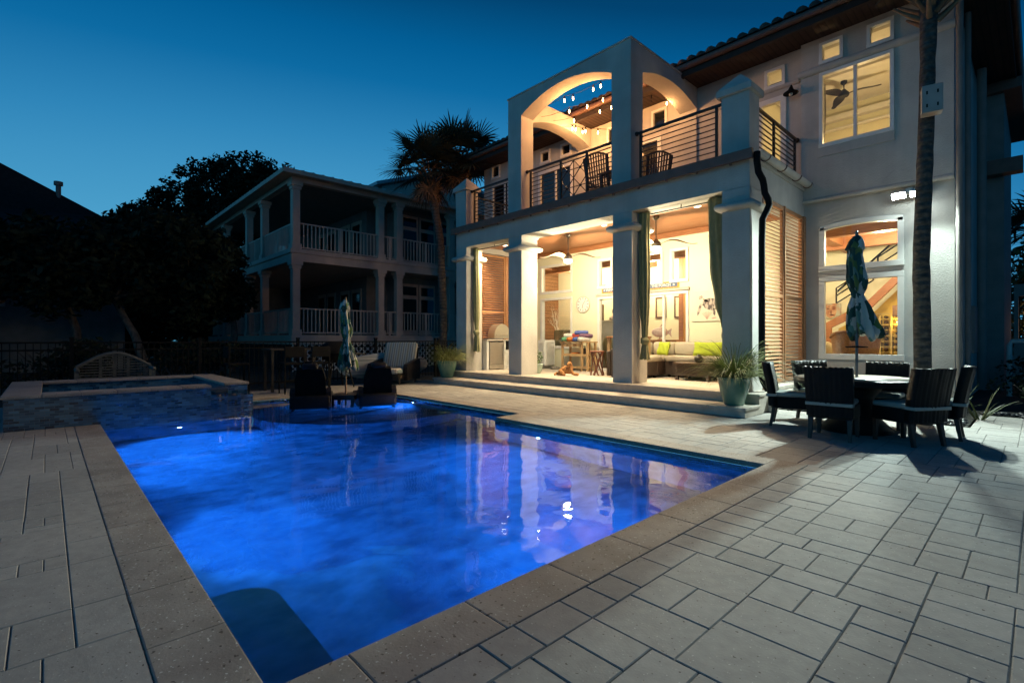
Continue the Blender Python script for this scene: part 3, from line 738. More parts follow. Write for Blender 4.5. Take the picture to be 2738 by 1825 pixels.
def rail_y(x, y0, y1, posts):
    b = MB(); zt = 5.73; zb = 4.80
    b.bar((x,y0,zt),(x,y1,zt),.05,.045); b.ball((x,y1-.02,zt), .055, 6)
    for q in posts: b.bar((x,q,BAL-.02),(x,q,zt),.045,.045)
    for k in range(9):
        z = zb + (zt-.10-zb)*k/8; b.bar((x,posts[0],z),(x,posts[-1],z),.02,.016)
    hp(b, 'railing', M['bronze'])
rail_x(-11.82,-9.952,9.42,(-11.68,-10.02))
rail_x(-9.43,-6.552,9.40,(-9.28,-8.22,-7.40,-6.62),(-8.22,-7.40))
rail_x(-6.05,-4.081,9.40,(-5.93,-4.26))
rail_y(-3.72, 9.66, 12.24, (9.75,10.82,12.08)); rail_y(-12.12, 9.66, 12.24, (9.75,10.9,12.1))

# roof, soffit, gutter
b = MB(); b.box(-15.2,-3.62,11.50,YW+.1,7.762,7.80); b.box(-3.619,-1.09,11.50,YW-.05,7.762,7.80); b.box(-1.079,-.42,11.52,20.0,7.762,7.80)
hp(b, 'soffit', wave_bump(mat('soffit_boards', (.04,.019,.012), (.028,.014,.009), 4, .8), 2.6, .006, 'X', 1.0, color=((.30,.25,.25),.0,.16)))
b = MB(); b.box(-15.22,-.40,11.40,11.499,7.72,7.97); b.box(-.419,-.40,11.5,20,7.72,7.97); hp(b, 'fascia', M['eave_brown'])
b = MB(); b.tube([(-15.2,11.35,7.93),(-.36,11.35,7.93)], .075, 12); b.tube([(-.34,11.36,7.93),(-.34,20,7.93)], .075, 12); 
for xx in (-13,-11,-9,-7,-5,-3): b.tube([(xx,11.36+.08*math.cos(PI*k/8+PI),7.93+.082*math.sin(PI*k/8+PI)) for k in range(9)], .012, 6)
hp(b, 'gutter', M['fascia'])
# barrel tiles: rows of half pipes, courses up a 5:12 hipped slope
b = MB(); pitch = .40; xr0, xr1 = -15.25, -.35
def tiles(P, width, rise, hip0, hip1):
    n = int(width/.24)
    for i in range(n):
        u = (i+.5)*width/n; L = min(rise, (u/1.0)*1.0 if hip0 else 9, (width-u) if hip1 else 9)
        m = max(1, int(L/.42))
        for k in range(m):
            v0 = L*k/m - (.06 if k == 0 else .03); v1 = L*(k+1)/m
            r0, r1 = .105+rnd.uniform(-.006,.006), .088; lift = .03
            vs = []; 
            for (vv, rr, zo) in ((v0, r0, lift+rnd.uniform(0,.012)), (v1, r1, 0)):
                for q in range(6):
                    a = PI*q/5; vs.append(P(u-rr*math.cos(a), vv, zo+rr*math.sin(a)))
            b.add(vs, [(q,q+1,q+7,q+6) for q in range(5)] + [(0,1,2,3,4,5)], True)
P1 = lambda u, v, h: (xr0+u, 11.34+v, 8.0+v*pitch+h)
tiles(P1, xr1-xr0, 4.6, True, True)
P2 = lambda u, v, h: (xr1-v, 11.34+u, 8.0+v*pitch+h)
tiles(P2, 9.2, 4.6, True, True)
P3 = lambda u, v, h: (xr0+v, 11.34+u, 8.0+v*pitch+h)
b.add([P1(0,-.02,0),P1(xr1-xr0,-.02,0),P1(xr1-xr0-4.6,4.6,0),P1(4.6,4.6,0)], [(0,1,2,3)])
b.add([P2(0,-.02,.003),P2(9.2,-.02,.003),P2(4.6,4.6,.003)], [(0,1,2)]); b.add([P3(0,-.02,.003),P3(9.2,-.02,.003),P3(4.6,4.6,.003)], [(0,1,2)])
for k in range(12): b.ball((xr1-.05-.38*k, 11.34+.38*k, 8.09+.38*k*pitch), .12, 5, (1.4,1.4,1))
hp(b, 'roof', M['rooftile'])
b = MB(); b.tube([(-7.7,13.6,8.6),(-7.7,13.6,9.15)], .12, 12); b.tube([(-7.7,13.6,9.15),(-7.7,13.6,9.42)], .17, 12); hp(b, 'flue_pipe', M['steel'])
b = MB()
for (xx, yy, r) in ((-1.0,12.10,.055),(-.97,13.2,.05)): b.tube([(xx,yy,.1),(xx,yy,7.7)], r, 10)
b.tube([(-.95,16.2,.1),(-.95,16.2,7.7)], .09, 10)
hp(b, 'downspout', M['siding_dk'])
# side wing, right
b = MB(); b.box(-1.079,-.62,17.6,22,0,7.5); hp(b, 'side_wing', M['siding_dk'])
b = MB(); b.box(-1.079,-.30,17.4,22.3,7.5,7.75); b.box(-1.0,-.28,17.2,17.6,5.4,5.75); hp(b, 'eave', M['fascia'])
b = MB(); b.box(-1.07,-.93,14.2,14.75,1.0,2.0,.02); hp(b, 'meter_box', M['siding_dk'])

# wall lamp by the balcony door (not lit)
wl = MB(); yl = YW-.2
wl.tube([(-3.79,YW-.001,6.86),(-3.79,yl+.02,6.93),(-3.79,yl,6.90),(-3.79,yl,6.80)], .018, 8)
wl.lathe([(.03,.10),(.06,.04),(.15,-.02),(.155,-.035)], (-3.79,yl,6.78), 20)
sc_ = thing('wall_sconce', 'unlit black barn shade lamp beside the balcony door', 'wall lamp', (-3.79,YW,6.86))
wl.build('shade', M['black'], sc_, True)
wb = MB(); wb.ball((-3.79,yl,6.73), .04, 8); wb.build('bulb', plain('frosted_bulb', (.6,.55,.5), .3), sc_, True)

# flood light under the band on the wall
fl = thing('floodlight', 'twin headed white floodlight glaring on the wall behind the palm trunk', 'floodlight', (-1.74,YW,4.15))
b = MB(); b.lathe([(.07,0),(.07,.05),(.03,.06)], (0,0,0), 16); 
fb = MB(); fb.box(-1.80,-1.68,YW-.05,YW-.001,4.10,4.24,.02)
for sx in (-1,1): fb.tube([(-1.74,YW-.04,4.16),(-1.74+sx*.09,YW-.10,4.13),(-1.74+sx*.12,YW-.14,4.12)], .02, 8)
fb.build('bracket', M['white'], fl, True)
for sx, aim, pw, sp in ((-1, (-2.2,6.9,0), 1700, 88), (1, (-.5,8.6,0), 850, 126)):
    a = Vector((-1.74+sx*.13, YW-.16, 4.12)); d = (Vector(aim)-a).normalized()
    hb = MB(); hb.M = Matrix.Translation(a) @ d.to_track_quat('-Z','Y').to_matrix().to_4x4(); hb.box(-.115,.115,-.07,.07,-.09,-.03,.012); hb.box(-.05,.05,-.04,.04,-.029,.03,.01); h = hb.build('lamp_head', M['white'], fl, True)
    lb = MB(); lb.M = hb.M; lb.box(-.10,.10,-.055,.055,-.098,-.0905); lb.build('lens', M['flood_on'], h, True)
    light('SPOT', 'flood_beam', tuple(a+d*.13), pw, (.80,1.0,.93), fl, .05, aim, sp, .55)

# ================================================================== ROOMS BEHIND THE GLASS (parts of the house)
RF = .36
b = MB(); b.box(-14.399,-1.281,YW+.202,17.4,RF-.1,RF); hp(b, 'room_floor', mat('oak_floor', (.34,.20,.10), (.26,.15,.07), 4, .4, stretch=(1,9,1)))
b = MB(); b.box(-14.399,-1.281,YW+.202,17.4,4.10,4.2); hp(b, 'room_ceiling', M['white'])
b = MB(); b.box(-7.199,-1.281,17.2,17.3,RF+.001,4.099); b.box(-13.599,-7.201,15.4,15.5,RF+.001,4.099); b.box(-1.31,-1.282,YW+.203,17.19,RF+.001,4.099); b.box(-7.2,-7.05,14.6,17.19,RF+.001,4.099); hp(b, 'room_wall', M['interior'])
b = MB(); b.box(-14.39,-13.6,YW+.204,17.19,RF+.001,4.098); hp(b, 'wood_panelling', wave_bump(mat('panelling', (.30,.15,.07), (.22,.10,.045), 3, .5, stretch=(1,8,3)), 2.2, .01, 'Z', 1.0, color=((.4,.35,.3),.0,.1)))
b = MB()
for yy in (13.6, 15.6): b.box(-13.59,-1.312,yy,yy+.25,3.72,4.098)
for xx in (-12.2,-9.2,-6.2,-3.75): b.box(xx-.13,xx+.13,YW+.205,17.19,3.80,4.097)
hp(b, 'ceiling_beam', M['wood'])
# window trim inside
for (x, y, pw) in ((-11.6,14.2,230),(-8.6,14.4,260),(-5.2,14.2,200),(-2.5,14.3,230)):
    b = MB(); b.tube([(x,y,4.085),(x,y,4.098)], .09, 16); hp(b, 'downlight', M['down_on'])
    light('POINT', 'room_light', (x,y,3.55), pw, (1.0,.83,.52), house, .12)
# upper bedroom
b = MB(); b.box(-4.85,-1.282,YW+.206,16.0,4.55,4.62); hp(b, 'room_floor', M['wood'])
b = MB(); b.box(-4.85,-1.282,YW+.207,16.0,7.72,7.755); hp(b, 'room_ceiling', M['white'])
b = MB(); b.box(-4.85,-1.282,16.0,16.1,4.621,7.719); b.box(-4.95,-4.851,YW+.208,16.0,4.621,7.719); b.box(-1.31,-1.283,YW+.209,15.99,4.621,7.719); hp(b, 'room_wall', M['interior'])
b = MB(); b.box(-4.849,-1.312,15.80,15.99,7.30,7.45,.02); b.box(-4.849,-1.312,15.86,15.99,7.05,7.12,.02); b.box(-4.80,-4.60,YW+.3,15.79,7.55,7.718); hp(b, 'crown_moulding', M['white'])
light('POINT', 'bedroom_light', (-2.9,13.9,6.0), 85, (1.0,.70,.32), house, .2)

def fan(label, x, y, zc, zm, blades, length, m_blade, m_body, lit, rot=0, droop=0, curve=.07, pw=0, group=None):
    f = thing('ceiling_fan', label, 'ceiling fan', (x,y,zc), 0, group)
    b = MB(); b.lathe([(.075,zc),(.075,zc-.05),(.03,zc-.09)], (x,y,0), 16); b.build('canopy', m_body, f, True)
    b = MB(); b.tube([(x,y,zc-.08),(x,y,zm+.12)], .014, 8); b.build('rod', m_body, f, True)
    b = MB(); b.lathe([(.03,zm+.16),(.06,zm+.12),(.11,zm+.06),(.12,zm+.02),(.10,zm-.02)], (x,y,0), 20); b.build('motor', m_body, f, True)
    for k in range(blades):
        a = rot + 2*PI*k/blades; ca, sa = math.cos(a), math.sin(a); n = 12; vs = []; fs = []
        for i in range(n+1):
            t = i/n; r = .10+length*t; w = (.045+.055*math.sin(PI*min(1,t*1.15+.1)))*(1 if t < .92 else .6)
            zz = zm+.03 + curve*math.sin(t*PI*1.6)*(1 if droop == 0 else .6) - droop*t
            tw = .35*(1-t*.6)
            for s in (-1,1):
                for th in (-.006,.006):
                    vs.append((x+ca*r-sa*w*s, y+sa*r+ca*w*s, zz+s*w*tw+th))
        for i in range(n):
            p = i*4; q = p+4
            fs += [(p+1,p+3,q+3,q+1),(p,q,q+2,p+2),(p,p+1,q+1,q),(p+2,q+2,q+3,p+3)]
        fs += [(0,2,3,1),(n*4,n*4+1,n*4+3,n*4+2)]
        bb = MB(); bb.add(vs, fs, False); bb.build('blade', m_blade, f, True)
    if lit:
        b = MB(); b.lathe([(.10,zm-.02),(.115,zm-.05),(.10,zm-.10),(.05,zm-.125),(.001,zm-.13)], (x,y,0), 20); b.build('lamp_glass', M['lamp_white'], f, True)
        light('POINT', 'fan_light', (x,y,zm-.30), pw, (1.0,.87,.57), f, .10)
    return f
nickel = mat('aged_nickel', (.20,.17,.14), (.14,.12,.10), 9, .35, metal=.7)
blade_m = mat('pale_blade', (.30,.23,.16), (.25,.19,.13), 6, .45)
fan('lit three blade fan over the dog and towel cart in the middle bay', -8.85, 10.42, 4.158, 3.50, 3, .82, blade_m, nickel, True, R(17), pw=275, group='porch ceiling fans')
fan('lit three blade fan over the coffee table in the bay with the sofa', -6.13, 10.36, 4.158, 3.47, 3, .82, blade_m, nickel, True, R(14), pw=275, group='porch ceiling fans')
fan('dark unlit fan seen through the upper bedroom window', -3.35, 14.5, 7.719, 7.36, 3, .66, M['bronze'], M['bronze'], False, R(2), curve=.02)
for x, y, dpw in ((-7.50,10.22,850),(-9.87,10.20,70),(-5.05,10.22,820),(-11.2,10.22,800)):  # last pair added, unseen: outward beams that warm the deck and fence side
    b = MB(); b.tube([(x,y,4.146),(x,y,4.159)], .07, 16); hp(b, 'downlight', M['down_on'])
    light('SPOT', 'downlight_beam', (x,y,4.13), dpw, (1.0,.74,.42), house, .05, (x if x > -11 else x-1.5,y-2.6,0), 104, .6)

# bedroom curtains, rods
b = MB()
for k in range(9):
    pass
def curtain(label, cx, cy, prof, group, name='curtain', m='curtain', depth=.07, folds=4):
    """prof: (z, x-offset, half width, half depth)"""
    zs = [p[0] for p in prof]; t = thing(name, label, 'curtain', (cx,cy,min(zs)), 0, group)
    n = 64; vs = []; fs = []
    # densify
    pr = []
    for (a, c) in zip(prof, prof[1:]):
        for k in range(5):
            s = k/5; e = s*s*(3-2*s); pr.append([a[0]+(c[0]-a[0])*s] + [a[i]+(c[i]-a[i])*e for i in (1,2,3)])
    pr.append(list(prof[-1]))
    for i, (z, ox, hw, hd) in enumerate(pr):
        for k in range(n):
            a = 2*PI*k/n; rip = 1+.34*math.cos(a*folds*2+.6*math.sin(z*2.2))
            vs.append((cx+ox+hw*math.cos(a)*(1+.05*math.cos(a*folds*2)), cy+hd*math.sin(a)*rip, z+(.02*math.cos(a*5) if i == len(pr)-1 else 0)))
    for i in range(len(pr)-1):
        for k in range(n): fs.append((i*n+k, i*n+(k+1) % n, (i+1)*n+(k+1) % n, (i+1)*n+k))
    b = MB(); b.add(vs, fs, True); b.build('cloth', M[m], t, True)
    return t
def knotted(label, cx, zk, zb, w, lean=0, bulge=.1):
    t = curtain(label, cx, 9.50, [(4.04,0,w,.07),(3.6,0,w*.95,.075),(2.7,lean*.3,w*1.05,.08),(2.0,lean*.7,w*.85,.075),(zk+.18,lean,w*.5,.06),(zk+.05,lean,.055,.05),(zk-.05,lean,.055,.05),(zk-.2,lean,.085,.06),(zb,lean*1.05,.12,.075)], 'green porch curtains')
    b = MB(); b.lathe([(.02,-.09),(.075,-.06),(.095,0),(.075,.06),(.02,.09)], (cx+lean,9.48,zk), 16, lambda i,z,a,r: (r*(1+.15*math.sin(3*a+z*30)),0,0)); b.build('knot', M['curtain'], t, True)
knotted('knotted green curtain at the left edge of the louver and fridge bay', -11.70, 1.49, .92, .095, .03)
knotted('green curtain mostly hidden behind the second column left of the grill hood', -10.09, 1.43, .60, .075, 0)
knotted('knotted green curtain on the column left of the sofa', -5.90, 1.26, .86, .125, .01)
knotted('widest green curtain, knotted beside the right corner column and potted grass', -4.27, 1.38, .52, .20, .16)
def rod(label, x0, x1):
    t = thing('curtain_rod', label, 'curtain rod', ((x0+x1)/2,9.50,3.99))
    b = MB(); b.tube([(x0,9.50,3.99),(x1,9.50,3.99)], .012, 8); b.build('pole', M['black'], t, True)
    b = MB(); xm = (x0+x1)/2
    for q in (x0+.02, xm, x1-.02): b.tube([(q,9.50,3.99),(q,9.50,4.058)], .01, 6)
    b.build('bracket', M['black'], t, True)
rod('thin black curtain rod across the fridge bay', -11.79, -9.94); rod('thin black curtain rod across the sofa bay', -6.01, -4.08)
grey_cloth = plain('grey_drape', (.30,.27,.21), .9)
M['drape'] = grey_cloth
curtain('grey drape inside the left edge of the upper bedroom window', -3.40, 12.75, [(7.0,0,.10,.05),(6.4,.0,.11,.05),(5.6,-.02,.10,.05),(5.2,-.05,.11,.05)], 'bedroom drapes', m='drape')
curtain('grey drape inside the right edge of the upper bedroom window', -2.05, 12.75, [(7.0,0,.05,.05),(5.2,.0,.05,.05)], 'bedroom drapes', m='drape')
t = thing('curtain_rod', 'black rod with rings seen through the small top windows', 'curtain rod', (-2.6,12.8,7.40))
b = MB(); b.tube([(-4.6,12.8,7.44),(-1.5,12.8,7.44)], .014, 8); b.build('pole', M['black'], t, True)
for x in (-3.15,-2.95,-2.08): 
    b = MB(); b.tube([(x,12.8+.035*math.cos(a),7.42+.035*math.sin(a)) for a in [2*PI*k/12 for k in range(12)]], .006, 5, closed=True); b.build('curtain_ring', M['black'], t, True)

# ------------------------------------------------------------------ things on the porch
# wall clock
c = thing('wall_clock', 'round white wall clock hung between window and sliding door', 'clock', (-9.77,YW-.03,2.38))
b = MB(); b.tube([(-9.77,YW-.002,2.38),(-9.77,YW-.035,2.38)], .255, 40); b.build('face', plain('clock_face', (.80,.78,.72)), c, True)
b = MB(); b.tube([(-9.77+.25*math.cos(2*PI*k/40),YW-.035,2.38+.25*math.sin(2*PI*k/40)) for k in range(40)], .018, 8, closed=True); b.build('rim', plain('driftwood_rim', (.62,.56,.46)), c, True)
grey = plain('clock_ink', (.22,.20,.18))
b = MB()
for k in range(12):
    a = 2*PI*k/12; b.bar((-9.77+.165*math.cos(a),YW-.038,2.38+.165*math.sin(a)),(-9.77+.215*math.cos(a),YW-.038,2.38+.215*math.sin(a)),.022,.004,(0,1,0))
b.build('numeral', grey, c, True)
b = MB(); b.bar((-9.77,YW-.042,2.38),(-9.80,YW-.042,2.26),.016,.004,(0,1,0)); b.bar((-9.77,YW-.046,2.38),(-9.67,YW-.046,2.50),.012,.004,(0,1,0)); b.build('hand', grey, c, True)

# porch sign
sg = thing('porch_sign', 'long orange edged wooden sign above the sliding door', 'sign', (-7.8,YW-.02,2.69))
b = MB(); b.box(-9.06,-6.545,YW-.030,YW-.001,2.667,2.845,.006); b.build('board', mat('orange_paint', (.72,.36,.05), (.62,.24,.05), 9, .6), sg, True)
b = MB(); b.box(-9.01,-6.60,YW-.034,YW-.0305,2.70,2.81); b.build('panel', mat('slate_blue_paint', (.10,.16,.26), (.08,.12,.21), 9, .6), sg, True)
def text(body, x, z, size, m, parent, y, width=None):
    cu = bpy.data.curves.new('lettering', 'FONT'); cu.body = body; cu.size = size; cu.extrude = .002; cu.align_x = 'LEFT'; cu.align_y = 'CENTER'; cu.offset = .0025
    o = bpy.data.objects.new('lettering', cu); COL.objects.link(o); bpy.context.view_layer.update()
    me = bpy.data.meshes.new_from_object(o); bpy.data.objects.remove(o)
    o = bpy.data.objects.new('lettering', me); COL.objects.link(o); me.materials.append(m)
    w = max(v.co.x for v in me.vertices)-min(v.co.x for v in me.vertices)
    if width:
        for v in me.vertices: v.co.x *= width/w
    o.parent = parent; o.rotation_euler = (PI/2,0,0); o.location = Vector((x,y,z))-Vector(parent.location)
    return o
cream = plain('cream_letter', (.82,.80,.70))
text('WHAT', -8.90, 2.755, .105, cream, sg, YW-.036, .34)
text('DAYS ON THE PORCH', -7.86, 2.755, .105, cream, sg, YW-.036, 1.06)
b = MB()
for cx in (-8.955, -6.70):
    pts = [(cx+(.038 if k % 2 == 0 else .016)*math.sin(PI*k/5), 2.755+(.038 if k % 2 == 0 else .016)*math.cos(PI*k/5)) for k in range(10)]
    b.prism(pts, 'y', YW-.038, YW-.0345)
b.build('star', cream, sg, True)
b = MB()
for k in range(34): 
    for z in (2.683, 2.828): b.tube([(-9.03+k*.075,YW-.033,z),(-9.03+k*.075,YW-.0305,z)], .009, 8)
b.build('dot', plain('yellow_dot', (.80,.62,.15)), sg, True)

# turtle painting
tp = thing('turtle_painting', 'large pale canvas painted with a grey sea turtle on the porch wall', 'painting', (-5.5,YW-.03,2.0))
b = MB(); b.box(-6.20,-4.55,YW-.04,YW-.002,1.75,2.52,.004); b.build('canvas', mat('washed_canvas', (.72,.68,.54), (.66,.63,.50), 2.2, .8), tp, True)
b = MB(); y = YW-.044
def blob(b, cx, cz, rx, rz, rot=0, wob=.05, n=22):
    b.prism([(cx+math.cos(rot)*rx*math.cos(2*PI*k/n)*(1+wob*math.sin(k*2.7))-math.sin(rot)*rz*math.sin(2*PI*k/n), cz+math.sin(rot)*rx*math.cos(2*PI*k/n)+math.cos(rot)*rz*math.sin(2*PI*k/n)*(1+wob*math.cos(k*1.9))) for k in range(n)], 'y', y, y+.003)
blob(b, -5.66,2.18,.24,.15,-.12); blob(b,-5.94,2.36,.06,.04,.5); blob(b,-5.98,2.06,.035,.16,-.3); blob(b,-5.60,1.99,.03,.10,.15); blob(b,-5.38,2.10,.09,.04,.3); blob(b,-5.82,2.28,.08,.03,-.5)
b.build('turtle', mat('turtle_ink', (.50,.42,.36), (.09,.07,.07), 13, .8, contrast=(.42,.58), stretch=(1.5,1,.8)), tp, True)
b = MB()
for k in range(7):
    a = R(55+k*12); b.bar((-5.78,y,1.80),(-5.78+.2*math.cos(a),y,1.80+.2*math.sin(a)),.008,.003,(0,1,0))
blob(b,-5.60,1.83,.06,.02,.2)
b.build('coral', plain('coral_ink', (.60,.38,.30)), tp, True)

# sectional sofa
def cushion_box(b, x0, x1, y0, y1, z0, z1, r=.05):
    bm = bmesh.new(); bmesh.ops.create_cube(bm, size=1)
    for v in bm.verts: v.co = ((x0+x1)/2+v.co.x*(x1-x0), (y0+y1)/2+v.co.y*(y1-y0), (z0+z1)/2+v.co.z*(z1-z0))
    bmesh.ops.bevel(bm, geom=bm.edges[:], offset=r, segments=3, affect='EDGES', profile=.5)
    b.bm(bm, True)
so = thing('sectional_sofa', 'brown wicker corner sofa with cream cushions on the porch', 'sofa', (-6.0,11.5,FL))
b = MB(); wk = M['wicker_brown']
b.box(-7.36,-6.50,10.45,11.05,FL+.06,FL+.40,.02); b.box(-7.36,-6.50,11.06,12.05,FL+.06,FL+.40,.02); b.box(-6.49,-5.45,11.40,12.05,FL+.06,FL+.40,.02); b.box(-5.44,-4.2,11.40,12.05,FL+.06,FL+.40,.02)
b.build('base', wk, so, True)
b = MB(); b.box(-7.36,-6.48,10.28,10.44,FL+.02,FL+.72,.03); b.build('arm', wk, so, True); b = MB(); b.box(-4.19,-4.03,11.38,12.08,FL+.02,FL+.62,.03); b.build('arm', wk, so, True)
b = MB(); b.box(-7.48,-7.37,10.28,12.10,FL+.04,FL+.66,.03); b.box(-7.36,-4.2,12.06,12.15,FL+.04,FL+.66,.03); b.build('back', wk, so, True)
for a in ((-7.34,-6.49,10.46,11.30),(-7.34,-6.49,11.31,12.04),(-6.48,-5.46,11.36,12.04),(-5.45,-4.22,11.36,12.04)):
    b = MB(); cushion_box(b, *a, FL+.39, FL+.54); b.build('seat_cushion', M['cush'], so, True)
for a in ((-7.36,-7.16,10.5,11.25),(-7.36,-7.16,11.27,12.0),(-7.13,-6.52,11.86,12.05),(-6.50,-5.48,11.86,12.05),(-5.44,-4.24,11.86,12.05)):
    b = MB(); cushion_box(b, *a, FL+.52, FL+.88, .08); b.build('back_cushion', M['cush'], so, True)
for xx, yy in ((-7.3,10.33),(-6.55,10.33),(-6.55,11.0),(-4.25,11.45),(-6.4,11.45)):
    b = MB(); b.box(xx-.03,xx+.03,yy-.03,yy+.03,FL,FL+.06); b.build('foot', M['black'], so, True)
def pillow(label, loc, sx, sz, rz, tilt, m, group=None, name='pillow'):
    t = thing(name, label, 'pillow', loc, rz, group); n = 12; vs = []; fs = []
    for s in (1,-1):
        for i in range(n+1):
            for j in range(n+1):
                u, v = 2*i/n-1, 2*j/n-1; th = .075*((1-u**4)*(1-v**4))**.6
                pin = 1-.07*(1-abs(u))*(abs(v)**4) ; pin2 = 1-.07*(1-abs(v))*(abs(u)**4)
                vs.append((u*sx/2*pin2, s*th + .01*math.sin(u*7+v*4), sz/2+v*sz/2*pin))
    N = (n+1)**2
    for s in range(2):
        for i in range(n):
            for j in range(n):
                q = s*N+i*(n+1)+j; fs.append((q,q+1,q+n+2,q+n+1))
    b = MB(); b.M = Matrix.Rotation(tilt,4,'X'); b.add(vs, fs, True); b.build('cover', m, t); return t
pillow('lime pillow in the left corner of the sofa by its arm', (-6.70,11.62,FL+.535), .50, .36, R(-30), R(-14), M['lime'], 'lime pillows on the sofa')
pillow('wide lime lumbar pillow against the middle of the sofa back', (-5.55,11.76,FL+.535), .78, .36, 0, R(-14), M['lime'], 'lime pillows on the sofa')

ct = thing('coffee_table', 'low brown wicker box coffee table in front of the sofa', 'coffee table', (-5.5,11.1,FL))
b = MB(); b.box(-5.86,-5.06,10.76,11.34,FL+.10,FL+.37,.012); b.build('body', wk, ct, True)
b = MB(); b.box(-5.90,-5.02,10.72,11.36,FL+.371,FL+.41,.012); b.build('top', mat('brown_top', (.085,.046,.028), (.06,.033,.02), 8, .35), ct, True)
for xx in (-5.83,-5.09):
    for yy in (10.79,11.31): 
        b = MB(); b.box(xx-.035,xx+.035,yy-.03,yy+.03,FL,FL+.099); b.build('leg', wk, ct, True)
v = thing('vase', 'small round dark vase on the coffee table', 'vase', (-5.42,11.03,FL+.41))
b = MB(); b.lathe([(.05,0),(.09,.03),(.105,.08),(.085,.14),(.04,.165),(.045,.18),(.03,.175)], (0,0,0), 24); b.build('body', mat('dark_ceramic', (.05,.035,.03), (.03,.02,.02), 12, .35), v)

# outdoor kitchen along the left end: counter, fridge, grill hood, louver cabinet
k = thing('kitchen_counter', 'stucco counter with stone top and louver doors under the wooden shutters', 'counter', (-11.6,10.9,FL))
b = MB(); b.box(-11.99,-11.62,9.85,9.94,FL,FL+.90); b.box(-11.99,-11.90,9.941,11.95,FL,FL+.90); b.box(-11.899,-11.64,10.56,11.95,FL,FL+.90); b.build('cabinet', M['white'], k, True)
b = MB(); b.box(-11.99,-11.58,9.82,11.98,FL+.901,FL+.945,.008); b.build('countertop', M['step'], k, True)
def louver_door(parent, x, y0, y1, z0, z1, axis='x'):
    b = MB(); 
    if axis == 'x':
        b.box(x,x+.02,y0,y0+.04,z0,z1); b.box(x,x+.02,y1-.04,y1,z0,z1); b.box(x,x+.02,y0+.041,y1-.041,z0,z0+.04); b.box(x,x+.02,y0+.041,y1-.041,z1-.04,z1)
        n = int((z1-z0-.08)/.035)
        for q in range(n): b.obox((x+.01,(y0+y1)/2,z0+.04+(q+.5)*(z1-z0-.08)/n), .03, y1-y0-.084, .006, (0,R(40),0))
    else:
        b.box(y0,y0+.04,x-.02,x,z0,z1); b.box(y1-.04,y1,x-.02,x,z0,z1); b.box(y0+.041,y1-.041,x-.02,x,z0,z0+.04); b.box(y0+.041,y1-.041,x-.02,x,z1-.04,z1)
        n = int((z1-z0-.08)/.035)
        for q in range(n): b.obox(((y0+y1)/2,x-.01,z0+.04+(q+.5)*(z1-z0-.08)/n), y1-y0-.084, .03, .006, (R(40),0,0))
    return b.build('louver_door', M['white'], parent, True)
louver_door(k, -11.638, 10.62, 11.2, FL+.08, FL+.55); louver_door(k, -11.638, 11.24, 11.85, FL+.08, FL+.86)
fr = thing('bar_fridge', 'stainless steel bar fridge set into the counter beside the green curtain', 'fridge', (-11.75,10.25,FL))
b = MB(); b.box(-11.895,-11.62,9.95,10.55,FL+.02,FL+.86); b.build('body', M['black'], fr, True)
b = MB(); b.box(-11.619,-11.582,9.955,10.545,FL+.17,FL+.85,.006); b.build('door', M['steel'], fr, True)
b = MB(); b.box(-11.619,-11.59,9.955,10.545,FL+.03,FL+.16,.004); b.build('grille', M['steel'], fr, True)
b = MB(); b.tube([(-11.545,10.48,FL+.25),(-11.545,10.48,FL+.80)], .011, 8); b.tube([(-11.582,10.48,FL+.31),(-11.545,10.48,FL+.31)], .008, 6); b.tube([(-11.582,10.48,FL+.74),(-11.545,10.48,FL+.74)], .008, 6); b.build('handle', M['steel'], fr, True)
gr = thing('built_in_grill', 'stainless domed gas grill built into the porch counter', 'grill', (-11.6,11.0,FL+.94))
b = MB(); b.prism([(10.16+.68*(.5-.5*math.cos(PI*q/12)), FL+.97+.46*math.sin(PI*q/12)**.8 if 0<q<12 else FL+.97) for q in range(13)], 'x', -11.95, -11.62); b.build('hood', M['steel'], gr, True)
b = MB(); b.box(-11.65,-11.60,10.66,11.30,FL+.62,FL+.90,.008); b.build('front_panel', M['black'], gr, True)
b = MB(); b.tube([(-11.59,10.22,FL+1.08),(-11.59,10.78,FL+1.08)], .014, 8); b.build('handle', M['steel'], gr, True)
lc = thing('louver_cabinet', 'small white cabinet with a louvered door under the left window', 'cabinet', (-11.45,12.0,FL))
b = MB(); b.box(-11.24,-10.92,11.72,12.18,FL+.1,FL+.92,.008); b.build('body', M['white'], lc, True)
louver_door(lc, 11.718, -11.22, -10.94, FL+.14, FL+.88, 'y'); louver_door(lc, -10.918, 11.74, 12.16, FL+.14, FL+.88)

# towel cart
pine = mat('pine', (.52,.34,.17), (.42,.26,.12), 6, .55, stretch=(1,6,1))
tc_ = thing('wooden_cart', 'pine serving cart with shelves and drawers holding towels', 'cart', (-9.65,11.85,FL))
X0_, X1_, Y0_, Y1_ = -10.15, -9.12, 11.62, 12.05
for xx in (X0_+.03, X1_-.24, X1_-.03):
    for yy in (Y0_+.03, Y1_-.03):
        b = MB(); b.box(xx-.028,xx+.028,yy-.028,yy+.028,FL,FL+.84); b.build('leg', pine, tc_, True)
b = MB(); b.box(X0_-.03,X1_+.03,Y0_-.03,Y1_+.03,FL+.841,FL+.88,.006); b.build('top', pine, tc_, True)
for z in (.09,.46):
    b = MB(); b.box(X0_+.06,X1_-.06,Y0_+.06,Y1_-.06,FL+z,FL+z+.03); b.box(X0_+.06,X1_-.06,Y0_+.01,Y0_+.03,FL+z-.02,FL+z+.05); b.build('shelf', pine, tc_, True)
